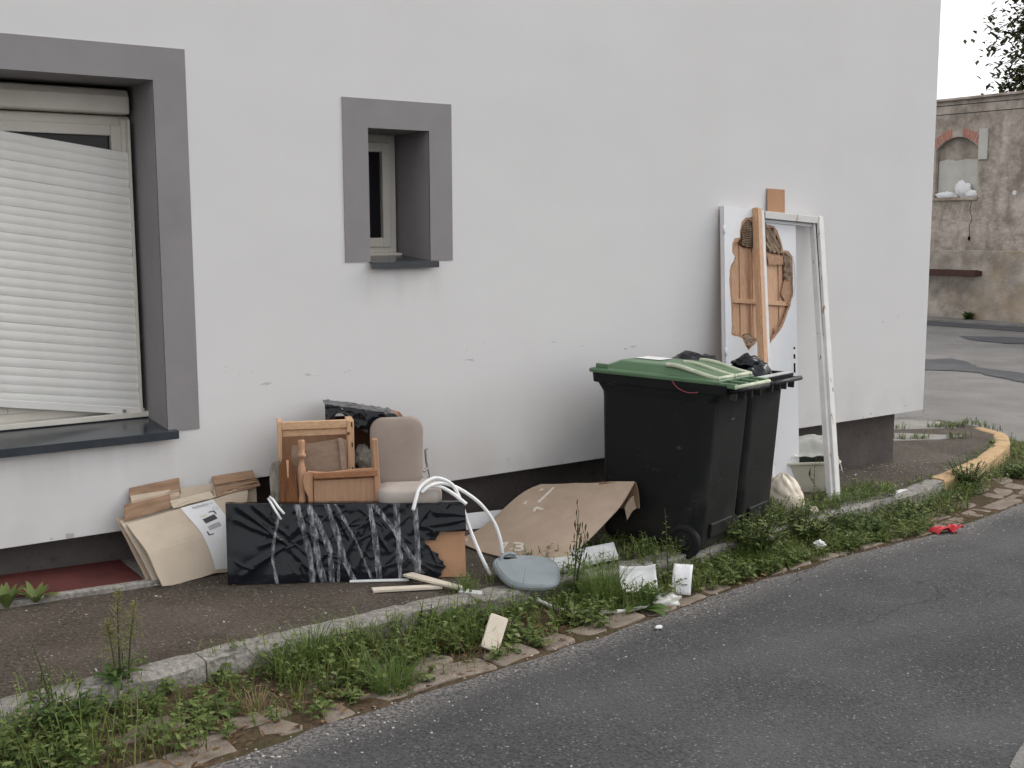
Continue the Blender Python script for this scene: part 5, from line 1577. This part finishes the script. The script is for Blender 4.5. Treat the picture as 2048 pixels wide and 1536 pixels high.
# scattered grit and pebbles on pavement and road
def scatter_grit(name, pts, smin, smax, m):
    ico = bmesh.new(); bmesh.ops.create_icosphere(ico, subdivisions=1, radius=1)
    V = np.array([v.co[:] for v in ico.verts]); F = [tuple(v.index for v in f.verts) for f in ico.faces]; ico.free()
    b = MB()
    for (x, y, z) in pts:
        s = smin + (smax - smin) * random.random() ** 3
        sc = np.array([s * random.uniform(.7, 1.5), s * random.uniform(.6, 1.1), s * .55])
        a = random.random() * 6.28
        W = V * (1 + .25 * rng.standard_normal((len(V), 1))) * sc
        X = W[:, 0] * math.cos(a) - W[:, 1] * math.sin(a); Y = W[:, 0] * math.sin(a) + W[:, 1] * math.cos(a)
        b.add(np.stack([X + x, Y + y, W[:, 2] + z], 1).tolist(), F)
    return struct(b.build(name, m), 'stuff')
pts = []
for _ in range(420):
    x = random.uniform(.6, 8); y = random.uniform(kerb_front(x) + .13, 5.78)
    pts.append((x, y, z_pave(x, y) + .002))
for _ in range(120):
    x = random.uniform(6.6, 8.3); y = 5.78 - abs(random.gauss(0, .25)); pts.append((x, y, z_pave(x, y) + .003))
tag(scatter_grit('grit', pts, .002, .009, M['pebble']), 'loose pale grit strewn over the pavement', 'grit')
pts = []
for _ in range(900):
    x = random.uniform(.8, 9); y = road_edge(x) - abs(random.gauss(0, .22)) - .01
    pts.append((x, y, z_road(x) + .008))
for _ in range(160):
    x = random.uniform(1.5, 8); y = random.uniform(2.2, road_edge(x)); pts.append((x, y, z_road(x) + .016))
tag(scatter_grit('gravel', pts, .0015, .0062, M['pebble']), 'fine gravel along the edge of the asphalt', 'gravel')

# ------------------------------------------------------------------ plants
def blade(b, base, direction, h, w, bend, seg=3, tipw=0.05):
    """grass blade: tapered strip that arches over"""
    d = Vector((math.cos(direction), math.sin(direction), 0))
    sd_ = Vector((-d.y, d.x, 0))
    o_ = len(b.v)
    for i in range(seg + 1):
        t = i / seg
        p = Vector(base) + d * (bend * h * t * t) + Vector((0, 0, h * (t - .35 * bend * t * t)))
        ww = w * (1 - t) ** .7 + w * tipw
        b.v.append(tuple(p - sd_ * ww / 2)); b.v.append(tuple(p + sd_ * ww / 2))
    for i in range(seg):
        b.f.append((o_ + 2 * i, o_ + 2 * i + 1, o_ + 2 * i + 3, o_ + 2 * i + 2)); b.mi.append(b.cur)
def leaf(b, base, d, length, width, droop=.3, fold=.25, seg=4, shape=1.0):
    """ovate leaf with a folded midrib, starting at base in direction d"""
    d = Vector(d).normalized()
    sd_ = d.cross(Vector((0, 0, 1)))
    if sd_.length < 1e-3: sd_ = Vector((1, 0, 0))
    sd_.normalize()
    upv = sd_.cross(d)
    o_ = len(b.v)
    for i in range(seg + 1):
        t = i / seg
        p = Vector(base) + d * (length * t) + Vector((0, 0, -droop * length * t * t))
        ww = width * .5 * math.sin(math.pi * min(1, (t * .93 + .07)) ** shape)
        b.v += [tuple(p - sd_ * ww + upv * ww * fold), tuple(p), tuple(p + sd_ * ww + upv * ww * fold)]
    for i in range(seg):
        a = o_ + 3 * i
        b.f += [(a, a + 1, a + 4, a + 3), (a + 1, a + 2, a + 5, a + 4)]; b.mi += [b.cur] * 2
def stem_path(base, h, lean, az, n=5):
    d = Vector((math.cos(az), math.sin(az), 0))
    return [Vector(base) + d * (lean * h * (i / n) ** 1.5) + Vector((0, 0, h * i / n)) for i in range(n + 1)]
def weed_sprig(b, base, h, leaf_l, leaf_w, n, az=None, lean=None, wig=.6):
    """short leafy shoot: opposite ovate leaves up a stem"""
    az = random.random() * 6.28 if az is None else az
    path = stem_path(base, h, random.uniform(.1, .7) if lean is None else lean, az)
    for i in range(len(path) - 1):
        blade_w = .0022
        p, q = path[i], path[i + 1]
        o_ = len(b.v); s = Vector((-math.sin(az), math.cos(az), 0)) * blade_w
        b.v += [tuple(p - s), tuple(p + s), tuple(q + s), tuple(q - s)]; b.f.append((o_, o_ + 1, o_ + 2, o_ + 3)); b.mi.append(b.cur)
    for k in range(n):
        t = .2 + .8 * (k + .5) / n
        i = min(int(t * 5), 4); p = path[i].lerp(path[i + 1], t * 5 - i)
        a = az + k * 2.4 + random.uniform(-wig, wig)
        sz = leaf_l * (1.1 - .5 * t) * random.uniform(.75, 1.2)
        leaf(b, p, (math.cos(a), math.sin(a), random.uniform(.1, .7)), sz, sz * leaf_w, droop=random.uniform(.1, .5), seg=3)

def gz_any(x, y):
    if y > kerb_front(x) + .13: return z_pave(x, y)
    if y > kerb_front(x): return z_pave(x, y) + .012
    return z_gutter(x, y)

# where weeds grow in the gutter: (x0, x1, t0, t1, grass blades per m2, sprigs per m2, height)
strips = [(-.6, 1.05, 0, .80, 2100, 1100, .19), (1.05, 1.35, 0, .85, 1500, 800, .14), (1.35, 1.85, 0, .8, 1000, 520, .09), (1.78, 2.9, 0, .62, 3100, 1000, .16), (1.75, 2.9, .5, .95, 800, 300, .07),
          (2.9, 3.35, 0, .6, 2000, 640, .14), (2.7, 3.4, .45, .97, 560, 300, .07), (3.3, 4.3, 0, .85, 2300, 800, .13), (4.3, 5.5, 0, 1.0, 2300, 1150, .10), (5.5, 6.6, 0, 1.0, 2100, 1150, .11),
          (6.6, 7.5, 0, .65, 1500, 560, .12), (7.5, 8.2, 0, .40, 1300, 600, .14), (8.2, 10.4, 0, .34, 900, 460, .13)]
grass, sprigs, dead = MB(), MB(), MB()
for x0, x1, t0, t1, ng, ns, h in strips:
    area = (x1 - x0) * (t1 - t0) * .48
    for _ in range(int(area * ng)):
        x = random.uniform(x0, x1); t = random.uniform(t0, t1)
        cl = nz(x * 4.5, t * 3.5, 8)
        if cl < random.uniform(-.55, .1): continue
        a, e = kerb_front(x), road_edge(x)
        y = a - .015 - t * (a - e - .03)
        hh = h * random.uniform(.4, 1.35) * (1 + .7 * cl)
        blade(grass, (x, y, z_gutter(x, y) - .004), random.random() * 6.28, hh, random.uniform(.002, .0058), random.uniform(.1, 1.1))
    for _ in range(int(area * ns)):
        x = random.uniform(x0, x1); t = random.uniform(t0, t1)
        cl = nz(x * 3.2 + 9, t * 3.1, 3)
        if cl < random.uniform(-.5, .25): continue
        a, e = kerb_front(x), road_edge(x)
        y = a - .02 - t * (a - e - .04)
        weed_sprig(sprigs, (x, y, z_gutter(x, y) - .004), h * random.uniform(.35, 1.0), random.uniform(.018, .058), random.uniform(.40, .75), random.randint(4, 9))
# on the pavement behind the kerb
for x0, x1, d0, d1, ng, ns, h in [(3.45, 4.3, .0, .42, 1000, 420, .10), (4.2, 4.85, .0, .25, 900, 420, .09), (4.75, 5.7, .0, .35, 1500, 1200, .15), (5.7, 6.9, .02, .36, 1100, 700, .09), (6.9, 7.6, .08, .20, 220, 120, .07), (3.1, 3.5, .12, .25, 420, 120, .10), (2.95, 3.12, .10, .20, 600, 200, .09), (1.55, 1.95, .0, .12, 500, 120, .07), (.75, 1.35, .02, .12, 600, 220, .09), (8.0, 9.8, .12, .22, 260, 200, .05)]:
    area = (x1 - x0) * (d1 - d0)
    for _ in range(int(area * ng)):
        x = random.uniform(x0, x1); y = kerb_front(x) + random.uniform(d0, d1)
        blade(grass, (x, y, gz_any(x, y) - .004), random.random() * 6.28, h * random.uniform(.4, 1.3), random.uniform(.002, .005), random.uniform(.1, 1.1))
    for _ in range(int(area * ns)):
        x = random.uniform(x0, x1); y = kerb_front(x) + random.uniform(d0, d1)
        weed_sprig(sprigs, (x, y, gz_any(x, y) - .004), h * random.uniform(.4, 1.15), random.uniform(.016, .042), random.uniform(.45, .7), random.randint(4, 9))
# corner joints
for (xa, ya), (xb, yb), n in (((8.4, 6.58), (9.7, 6.25), 160), ((8.4, 7.02), (10.1, 6.72), 190), ((10.0, 6.65), (10.55, 6.75), 90), ((10.35, 6.3), (10.5, 6.7), 50)):
    for _ in range(n):
        t = random.random()
        if nz(t * 6, xa, 3) < -.1: continue
        x, y = xa + (xb - xa) * t + random.gauss(0, .03), ya + (yb - ya) * t + random.gauss(0, .03)
        blade(grass, (x, y, z_pave(x, y)), random.random() * 6.28, random.uniform(.03, .09), .006, .7)
        if random.random() < .5: weed_sprig(sprigs, (x, y, z_pave(x, y)), random.uniform(.03, .08), .03, .6, 5)
for _ in range(900):                       # dry leaves and stalks lying in the gutter
    x = random.uniform(-.3, 7.2); t = random.random() ** .8
    if nz(x * 2.3, t * 2, 6) < -.05 and not 1.2 < x < 2.0: continue
    a, e = kerb_front(x), road_edge(x); y = a - .01 - t * (a - e)
    az = random.random() * 6.28
    leaf(dead, (x, y, z_gutter(x, y) + random.uniform(.006, .03)), (math.cos(az), math.sin(az), random.uniform(-.2, .35)), random.uniform(.018, .05), random.uniform(.008, .024), droop=random.uniform(-.2, .4), fold=random.uniform(-.5, .7), seg=3)
for _ in range(60):
    x = random.uniform(1.2, 4.2); y = random.uniform(kerb_front(x) + .14, 5.4); az = random.random() * 6.28
    leaf(dead, (x, y, z_pave(x, y) + .006), (math.cos(az), math.sin(az), .1), random.uniform(.012, .03), random.uniform(.006, .014), droop=.1, fold=.4, seg=3)
for _ in range(420):                       # straw coloured dead blades
    x = random.uniform(.2, 6.5); t = random.random(); a, e = kerb_front(x), road_edge(x); y = a - .02 - t * (a - e - .03) * .9
    blade(dead, (x, y, z_gutter(x, y)), random.random() * 6.28, random.uniform(.04, .13), .0035, random.uniform(.6, 1.6))
tag(struct(grass.build('grass', M['grass']), 'stuff'), 'uneven green grass growing in the gutter along the kerb', 'grass')
tag(struct(sprigs.build('low_weeds', M['leaf']), 'stuff'), 'low leafy weeds spreading through the gutter and kerb joints', 'weeds')
tag(struct(dead.build('leaf_litter', M['dead']), 'stuff'), 'brown dead leaves and straw lying in the gutter', 'leaf litter')

def tuft(x, y, n, h, spread, m, label, wmax=.006, zf=gz_any):
    t = thing('grass_tuft', (x, y, zf(x, y)), label, 'grass tuft', 'grass tufts')
    b = MB()
    for _ in range(n):
        r = spread * math.sqrt(random.random()); a = random.random() * 6.28
        px_, py_ = x + r * math.cos(a), y + r * math.sin(a)
        blade(b, (px_, py_, zf(px_, py_) - .004), a + random.uniform(-.6, .6), h * random.uniform(.5, 1.15), random.uniform(.003, wmax), random.uniform(.25, .95) * (0.5 + r / spread * .6), seg=4)
    b.build('blades', m, parent=t)
    return t
tuft(2.17, 3.90, 260, .13, .09, M['grass_bright'], 'bright green fine grass tuft at the road edge below the panel')
tuft(1.98, 4.27, 130, .20, .08, M['grass_bright'], 'coarse arching grass tuft growing against the kerb joint', .009)
tuft(3.63, 4.33, 300, .26, .10, M['grass_bright'], 'tall upright grass tuft right of the grey lid')
tuft(1.62, 3.98, 60, .10, .06, M['straw'], 'dry straw coloured grass tuft in the gutter stones')
tuft(4.9, 4.42, 140, .18, .10, M['grass_bright'], 'pale grass tuft in the weeds in front of the second bin')
tuft(2.95, 4.56, 60, .12, .05, M['grass_bright'], 'small grass tuft on the pavement left of the grey lid')

def rosette(name, x, y, n, l, w, m, label, cat='plant', zf=gz_any, up_=.5, group=None):
    t = thing(name, (x, y, zf(x, y)), label, cat, group)
    b0 = Vector((x, y, zf(x, y)))
    for k in range(n):
        a = 2.4 * k + random.uniform(-.3, .3)
        b = MB()
        s = l * random.uniform(.7, 1.1)
        leaf(b, b0 + Vector((math.cos(a), math.sin(a), 0)) * .008, (math.cos(a), math.sin(a), up_ * random.uniform(.5, 1.6)), s, s * w, droop=random.uniform(.2, .55), fold=.18, seg=7, shape=.85)
        b.build('leaf', m, parent=t, smooth=True)
    return t
rosette('dock_plant', 3.75, 4.18, 12, .19, .40, M['dock'], 'broad leaved dock plant at the road edge below the white tray', up_=.95)
rosette('dandelion', 2.70, 4.36, 11, .19, .20, M['dock'], 'tall toothed dandelion leaves in the gutter beside the kerb', up_=1.3)
rosette('dandelion', 3.02, 4.15, 10, .10, .30, M['leaf_dark'], 'low dandelion rosette right of the white casing', up_=.7)
rosette('plantain', 1.18, 4.27, 8, .15, .24, M['leaf_dark'], 'long leaved plantain in the gutter at the lower left', up_=.8)
rosette('dandelion', 1.47, 4.03, 9, .11, .32, M['leaf'], 'dandelion rosette growing between the gutter setts', up_=.8)
rosette('hatch_weed', 1.155, 5.385, 14, .15, .22, M['leaf'], 'weed growing at the front edge of the red hatch', up_=1.6)
rosette('hatch_weed', 1.03, 5.38, 16, .17, .24, M['leaf'], 'leafy weed at the left picture edge beside the red hatch', up_=1.7)
rosette('corner_weed', 6.62, 5.03, 10, .11, .34, M['dock'], 'yellow green weed right of the foot of the door frame', up_=.9)
rosette('corner_weed', 6.95, 5.10, 9, .13, .30, M['leaf'], 'weed growing on the pavement behind the white paper strip', up_=.9)

def tall_weed(name, x, y, h, lean, az, nleaf, ll, lw, label, zf=gz_any, seeds=0, florets=0, stems=1, leafm='leaf', cat='plant'):
    t = thing(name, (x, y, zf(x, y)), label, cat)
    for s in range(stems):
        bx, by = x + random.uniform(-.03, .03) * (s > 0), y + random.uniform(-.03, .03) * (s > 0)
        hh = h * (1 if s == 0 else random.uniform(.55, .95)); az_ = az + (0 if s == 0 else random.uniform(-1.5, 1.5))
        path = stem_path((bx, by, zf(bx, by) - .01), hh, lean * (1 if s == 0 else 1.6), az_, 8)
        b = MB(); b.tube(path, [.0045 - .0032 * i / 8 for i in range(9)], 6); st = b.build('stem', M['stem'], parent=t, smooth=True)
        b = MB()
        for k in range(nleaf):
            u = .12 + .8 * k / nleaf; i = min(int(u * 8), 7); p = path[i].lerp(path[i + 1], u * 8 - i)
            a = az_ + 2.4 * k
            sz = ll * (1.15 - .75 * u) * random.uniform(.8, 1.2)
            leaf(b, p, (math.cos(a), math.sin(a), random.uniform(.2, .8)), sz, sz * lw, droop=random.uniform(.3, .7), seg=4)
        b.build('leaves', M[leafm], parent=t)
        if seeds:
            b = MB()
            for k in range(seeds):
                u = .5 + .5 * random.random(); i = min(int(u * 8), 7); p = path[i].lerp(path[i + 1], u * 8 - i)
                a = random.random() * 6.28; e = p + Vector((math.cos(a) * .035, math.sin(a) * .035, random.uniform(.02, .06)))
                b.tube([p, e], .0012, 4); b.tube([e, e + Vector((0, 0, .009)), e + Vector((.002, 0, .022)), e + Vector((.003, 0, .030))], [.0015, .0034, .0030, .001], 6)
            b.build('seed_heads', M['seed'], parent=t, kind='stuff')
        if florets:
            b = MB()
            for k in range(florets):
                u = .45 + .57 * random.random(); i = min(int(u * 8), 7); p = path[i].lerp(path[i + 1], min(1, u * 8 - i))
                r = .055 * (1.1 - u) * 2; a = random.random() * 6.28
                leaf(b, p + Vector((math.cos(a) * r * random.random(), math.sin(a) * r * random.random(), random.uniform(-.01, .02))), (math.cos(a), math.sin(a), .8), .013, .009, seg=2)
            b.build('florets', M['floret'], parent=t, kind='stuff')
    return t
tall_weed('seeded_weed', 3.50, 4.40, .46, .10, .4, 9, .075, .40, 'tall dark stemmed weed with seed heads in front of the big carton', seeds=7, stems=4, leafm='leaf_dark')
tall_weed('nettle', 4.19, 4.45, .40, .06, 2.0, 16, .055, .42, 'slender nettle like weed standing before the near bin wheel', stems=1)
tall_weed('goldenrod', 1.21, 4.30, .33, .10, 1.2, 8, .05, .35, 'pale yellow flowering weed standing in front of the pavement at left', florets=220, stems=3)
tall_weed('thin_weed', .93, 4.22, .24, .25, 2.4, 7, .04, .3, 'thin grassy weed in the gutter near the left picture edge', stems=4)
tall_weed('leafy_weed', 2.55, 4.32, .20, .12, .2, 14, .05, .55, 'pale green leafy weed in the tall grass below the wood sticks', stems=3)
tall_weed('tub_weed', 5.95, 4.93, .30, .10, .8, 8, .045, .4, 'slender weed growing up in front of the cream tub', seeds=6, stems=1)
tall_weed('leafy_weed', 3.98, 4.33, .22, .15, 1.0, 16, .055, .6, 'ivy like leafy weed between the white tray and the white card', stems=4, leafm='leaf_dark')
tall_weed('leafy_weed', 2.86, 4.26, .15, .2, 2.0, 14, .05, .8, 'round leaved weed behind the white plastic casing', stems=4, leafm='leaf_dark')
def bush(x, y, r, h, n, label, leafm='leaf', ll=.05, zf=gz_any):
    t = thing('weed_bush', (x, y, zf(x, y)), label, 'bush')
    b, s_ = MB(), MB()
    for k in range(n):
        a = random.random() * 6.28; lean = random.uniform(.1, 1) * r / h
        hh = h * random.uniform(.5, 1.05)
        path = stem_path((x + math.cos(a) * r * .3 * random.random(), y + math.sin(a) * r * .3 * random.random(), zf(x, y) - .01), hh, lean, a)
        s_.tube(path, .0022, 4, cap=False)
        for q_ in range(9):
            u = .15 + .85 * q_ / 9; i = min(int(u * 5), 4); p = path[i].lerp(path[i + 1], u * 5 - i)
            a2 = a + q_ * 2.4
            leaf(b, p, (math.cos(a2), math.sin(a2), random.uniform(.1, .8)), ll * random.uniform(.6, 1.15), ll * random.uniform(.3, .55), droop=random.uniform(.1, .6), seg=3)
    s_.build('stems', M['stem'], parent=t); b.build('leaves', M[leafm], parent=t)
bush(7.93, 5.08, .20, .24, 60, 'dense green weed bush below the start of the ochre kerb')
bush(4.98, 4.55, .26, .27, 75, 'tall leafy weed clump in front of the second bin', ll=.055)
bush(5.55, 4.66, .24, .20, 70, 'leafy weed clump below the cream rubbish bag', ll=.05)
bush(6.05, 4.62, .24, .17, 60, 'leafy weed clump in the gutter below the foot of the frame', 'leaf_dark', .05)
bush(6.7, 4.72, .20, .14, 45, 'low weed clump in the gutter between the kerb and the red wrapper', 'leaf', .045)
bush(8.9, 5.25, .16, .15, 34, 'weed clump on the outside of the curved ochre kerb', 'leaf', .05)
bush(.95, 4.08, .16, .17, 40, 'leafy weed clump in the lower left corner of the picture', 'leaf_dark', .05)

# ------------------------------------------------------------------ far side of the side street
FX = 24.0
fb = thing('old_building', (FX, 16, -.35), 'old building with mottled bare render wall and bricked up arched window', 'building')
aw = (15.52, 16.62, 2.50, 3.62)            # y0, y1, z sill, z spring of the arch
b = MB()
def fq(y0, y1, z0, z1, x=FX): b.add([(x, y1, z0), (x, y0, z0), (x, y0, z1), (x, y1, z1)], [(0, 1, 2, 3)])
fq(8, aw[0], 1.29, 4.72); fq(aw[1], 30, 1.29, 4.72); fq(aw[0], aw[1], 1.29, aw[2])
NA = 14
arch = []
for k in range(NA + 1):
    t = k / NA
    arch.append((aw[0] + (aw[1] - aw[0]) * t, aw[3] + .26 * (1 - (2 * t - 1) ** 2)))
for k in range(NA):
    (ya, za), (yb, zb) = arch[k], arch[k + 1]
    b.add([(FX, yb, zb), (FX, ya, za), (FX, ya, 4.72), (FX, yb, 4.72)], [(0, 1, 2, 3)])
    b.add([(FX, ya, za), (FX, yb, zb), (FX + .22, yb, zb), (FX + .22, ya, za)], [(0, 1, 2, 3)])
for y in aw[:2]: b.add([(FX, y, aw[2]), (FX, y, aw[3]), (FX + .22, y, aw[3]), (FX + .22, y, aw[2])], [(0, 1, 2, 3)])
b.add([(FX, 8, -.6), (FX + 8, 8, -.6), (FX + 8, 8, 4.72), (FX, 8, 4.72)], [(0, 1, 2, 3)])
b.add([(FX, 8, 4.72), (FX + 8, 8, 4.72), (FX + 8, 30, 4.72), (FX, 30, 4.72)], [(0, 1, 2, 3)])
b.build('upper_wall', M['far_wall'], parent=fb)
b = MB(); b.box((FX - .06, 8, -.6), (FX + .3, 30, 1.29)); b.build('lower_wall', M['far_low'], parent=fb, bevel=.02)
b = MB()
b.add([(FX + .16, aw[1], aw[2] - .1), (FX + .16, aw[0], aw[2] - .1), (FX + .16, aw[0], aw[3] + .3), (FX + .16, aw[1], aw[3] + .3)], [(0, 1, 2, 3)])
b.build('window_infill', M['far_low'], parent=fb)
b = MB()
ring = []
for k in range(24):
    y = aw[0] + .03 + (aw[1] - aw[0] - .06) * k / 23; ring.append((y, 3.36 + .06 * nz(y * 4, 2) + .02 * nz(y * 20, 1)))
b.add([(FX + .10, y, aw[2]) for y, z in ring] + [(FX + .10, y, z) for y, z in ring] + [(FX + .16, y, z) for y, z in ring], [(k, 24 + k, 25 + k, k + 1) for k in range(23)] + [(24 + k, 48 + k, 49 + k, 25 + k) for k in range(23)])
b.build('infill_render', M['infill'], parent=fb)
# brick arch voussoirs, some hidden by render
for k in range(18):
    t = (k + .5) / 18
    if .36 < t < .62 and k not in (6,): continue
    y = aw[0] - .06 + (aw[1] - aw[0] + .12) * t
    z = aw[3] + .26 * (1 - (2 * t - 1) ** 2)
    b = MB(); m_ = Matrix.Translation((FX + .008, y, z + .115)) @ Matrix.Rotation(R(-22) * (2 * t - 1), 4, 'X')
    b.box((-.012, -.028, -.105), (.05, .028, .09 + .02 * nz(k * 1.7)), m_); b.build('brick', M['brick'], parent=fb, bevel=.004)
b = MB(); b.box((FX - .045, 15.28, 3.33), (FX - .003, 15.505, 4.02)); b.build('render_patch', M['infill'], parent=fb, bevel=.01)
b = MB(); b.box((FX - .05, aw[0] - .05, aw[2] - .07), (FX + .16, aw[1] + .05, aw[2])); b.build('window_ledge', M['far_low'], parent=fb, bevel=.01)
b = MB(); b.box((FX - .10, 7.9, 4.70), (FX + .4, 30, 4.76)); b.build('wall_coping', M['far_wall'], parent=fb, bevel=.015)
b = MB(); b.loft([[Vector((FX + .1, y, 4.76)), Vector((FX + 8, y, 4.76)), Vector((FX + 4, y, 5.0))] for y in (8, 30)]); b.build('roof', M['roof_tile'], parent=fb)
# dark crack and hole below the window
b = MB(); b.tube(spline([(FX - .002, 15.62, 2.42), (FX - .002, 15.66, 2.2), (FX - .002, 15.60, 2.0), (FX - .002, 15.66, 1.85), (FX - .002, 15.64, 1.62)], 24), .006, 5); b.build('crack', M['void'], parent=fb)
b = MB(); lump(b, (FX, 15.65, 1.56), (.015, .03, .055), 1.2, amp=.6, sub=3); b.build('hole', M['void'], parent=fb)
b = MB(); b.tube([(FX - .02, 14.58, 2.57), (FX + .01, 14.58, 2.57)], .05, 14); b.build('wall_anchor', M['paper'], parent=fb)
b = MB(); lump(b, (FX + .02, 15.88, 2.68), (.06, .20, .18), 4.2, amp=.35, freq=1.8, sub=3); lump(b, (FX + .02, 15.66, 2.56), (.06, .16, .10), 2.9, amp=.35, sub=3); lump(b, (FX + .02, 16.3, 2.55), (.06, .28, .085), 7.9, amp=.3, sub=3)
tag(b.build('foam_lumps', M['paper'], smooth=True), 'white lump of foam on the ledge of the bricked up window', 'foam')
b = MB(); b.box((FX - .36, 15.23, .70), (FX - .20, 19.5, .85)); b.box((FX - .34, 15.24, .72), (FX - .05, 15.34, .83)); b.box((FX - .22, 15.6, .72), (FX - .05, 15.7, .83)); b.box((FX - .22, 18.6, .72), (FX - .05, 18.7, .83))
tag(b.build('steel_beam', M['rust'], bevel=.01), 'rusty brown horizontal steel beam along the old building wall', 'beam')
for z0, z1, lab_ in ((4.62, 4.64, 'upper thin black cable strung along the top of the old building'), (4.42, 4.44, 'lower thin black cable strung along the top of the old building')):
    b = MB(); b.tube([(FX - .15, 19.5 - .75 * k, z0 - .06 * k / 15 - .02 * math.sin(math.pi * k / 15)) for k in range(16)], .010, 6)
    tag(b.build('overhead_cable', M['cable'], smooth=True), lab_, 'cable', 'cables on the old building')
bush(FX - .16, 15.47, .16, .20, 40, 'dark weed growing at the foot of the old building', 'leaf_dark', .09, zf=lambda x, y: -.29)

# tree behind the old building
tree = thing('broadleaf_tree', (34, 19.6, -.4), 'large dark leaved tree standing behind the old building', 'tree')
tb = MB()
T0 = Vector((34.5, 18.9, -.4))
tb.tube(spline([T0, T0 + Vector((.1, .1, 2.5)), T0 + Vector((-.1, .2, 5)), T0 + Vector((.2, 0, 8)), T0 + Vector((0, .1, 11.5))], 20), [.34 - .014 * k for k in range(len(spline([T0] * 5, 20)))], 10)
tips = []
for k in range(72):
    a = 2.4 * k; hh = 2.2 + 10.0 * (k / 72); L = random.uniform(1.0, 2.2)
    s0 = T0 + Vector((0, .1, hh)); e = s0 + Vector((math.cos(a) * L, math.sin(a) * L, random.uniform(.2, 1.0)))
    tb.tube([s0, s0.lerp(e, .5) + Vector((0, 0, .15)), e], [.07, .045, .015], 5)
    for q_ in range(4):
        f = s0.lerp(e, random.uniform(.45, 1.0)); g = f + Vector((random.gauss(0, .42), random.gauss(0, .42), random.gauss(.0, .4)))
        tb.tube([f, g], [.02, .008], 4, cap=False); tips += [g, f.lerp(g, .5)]
    tips.append(e)
tb.build('trunk', M['bark'], parent=tree, smooth=True)
lf = MB()
for p in tips:
    for _ in range(66):
        c = p + Vector((random.gauss(0, .32), random.gauss(0, .32), random.gauss(0, .30)))
        a = random.random() * 6.28
        leaf(lf, c, (math.cos(a), math.sin(a), random.uniform(-.8, .5)), random.uniform(.16, .30), random.uniform(.10, .17), droop=.2, fold=.2, seg=2)
lf.build('crown', M['tree_leaf'], parent=tree)
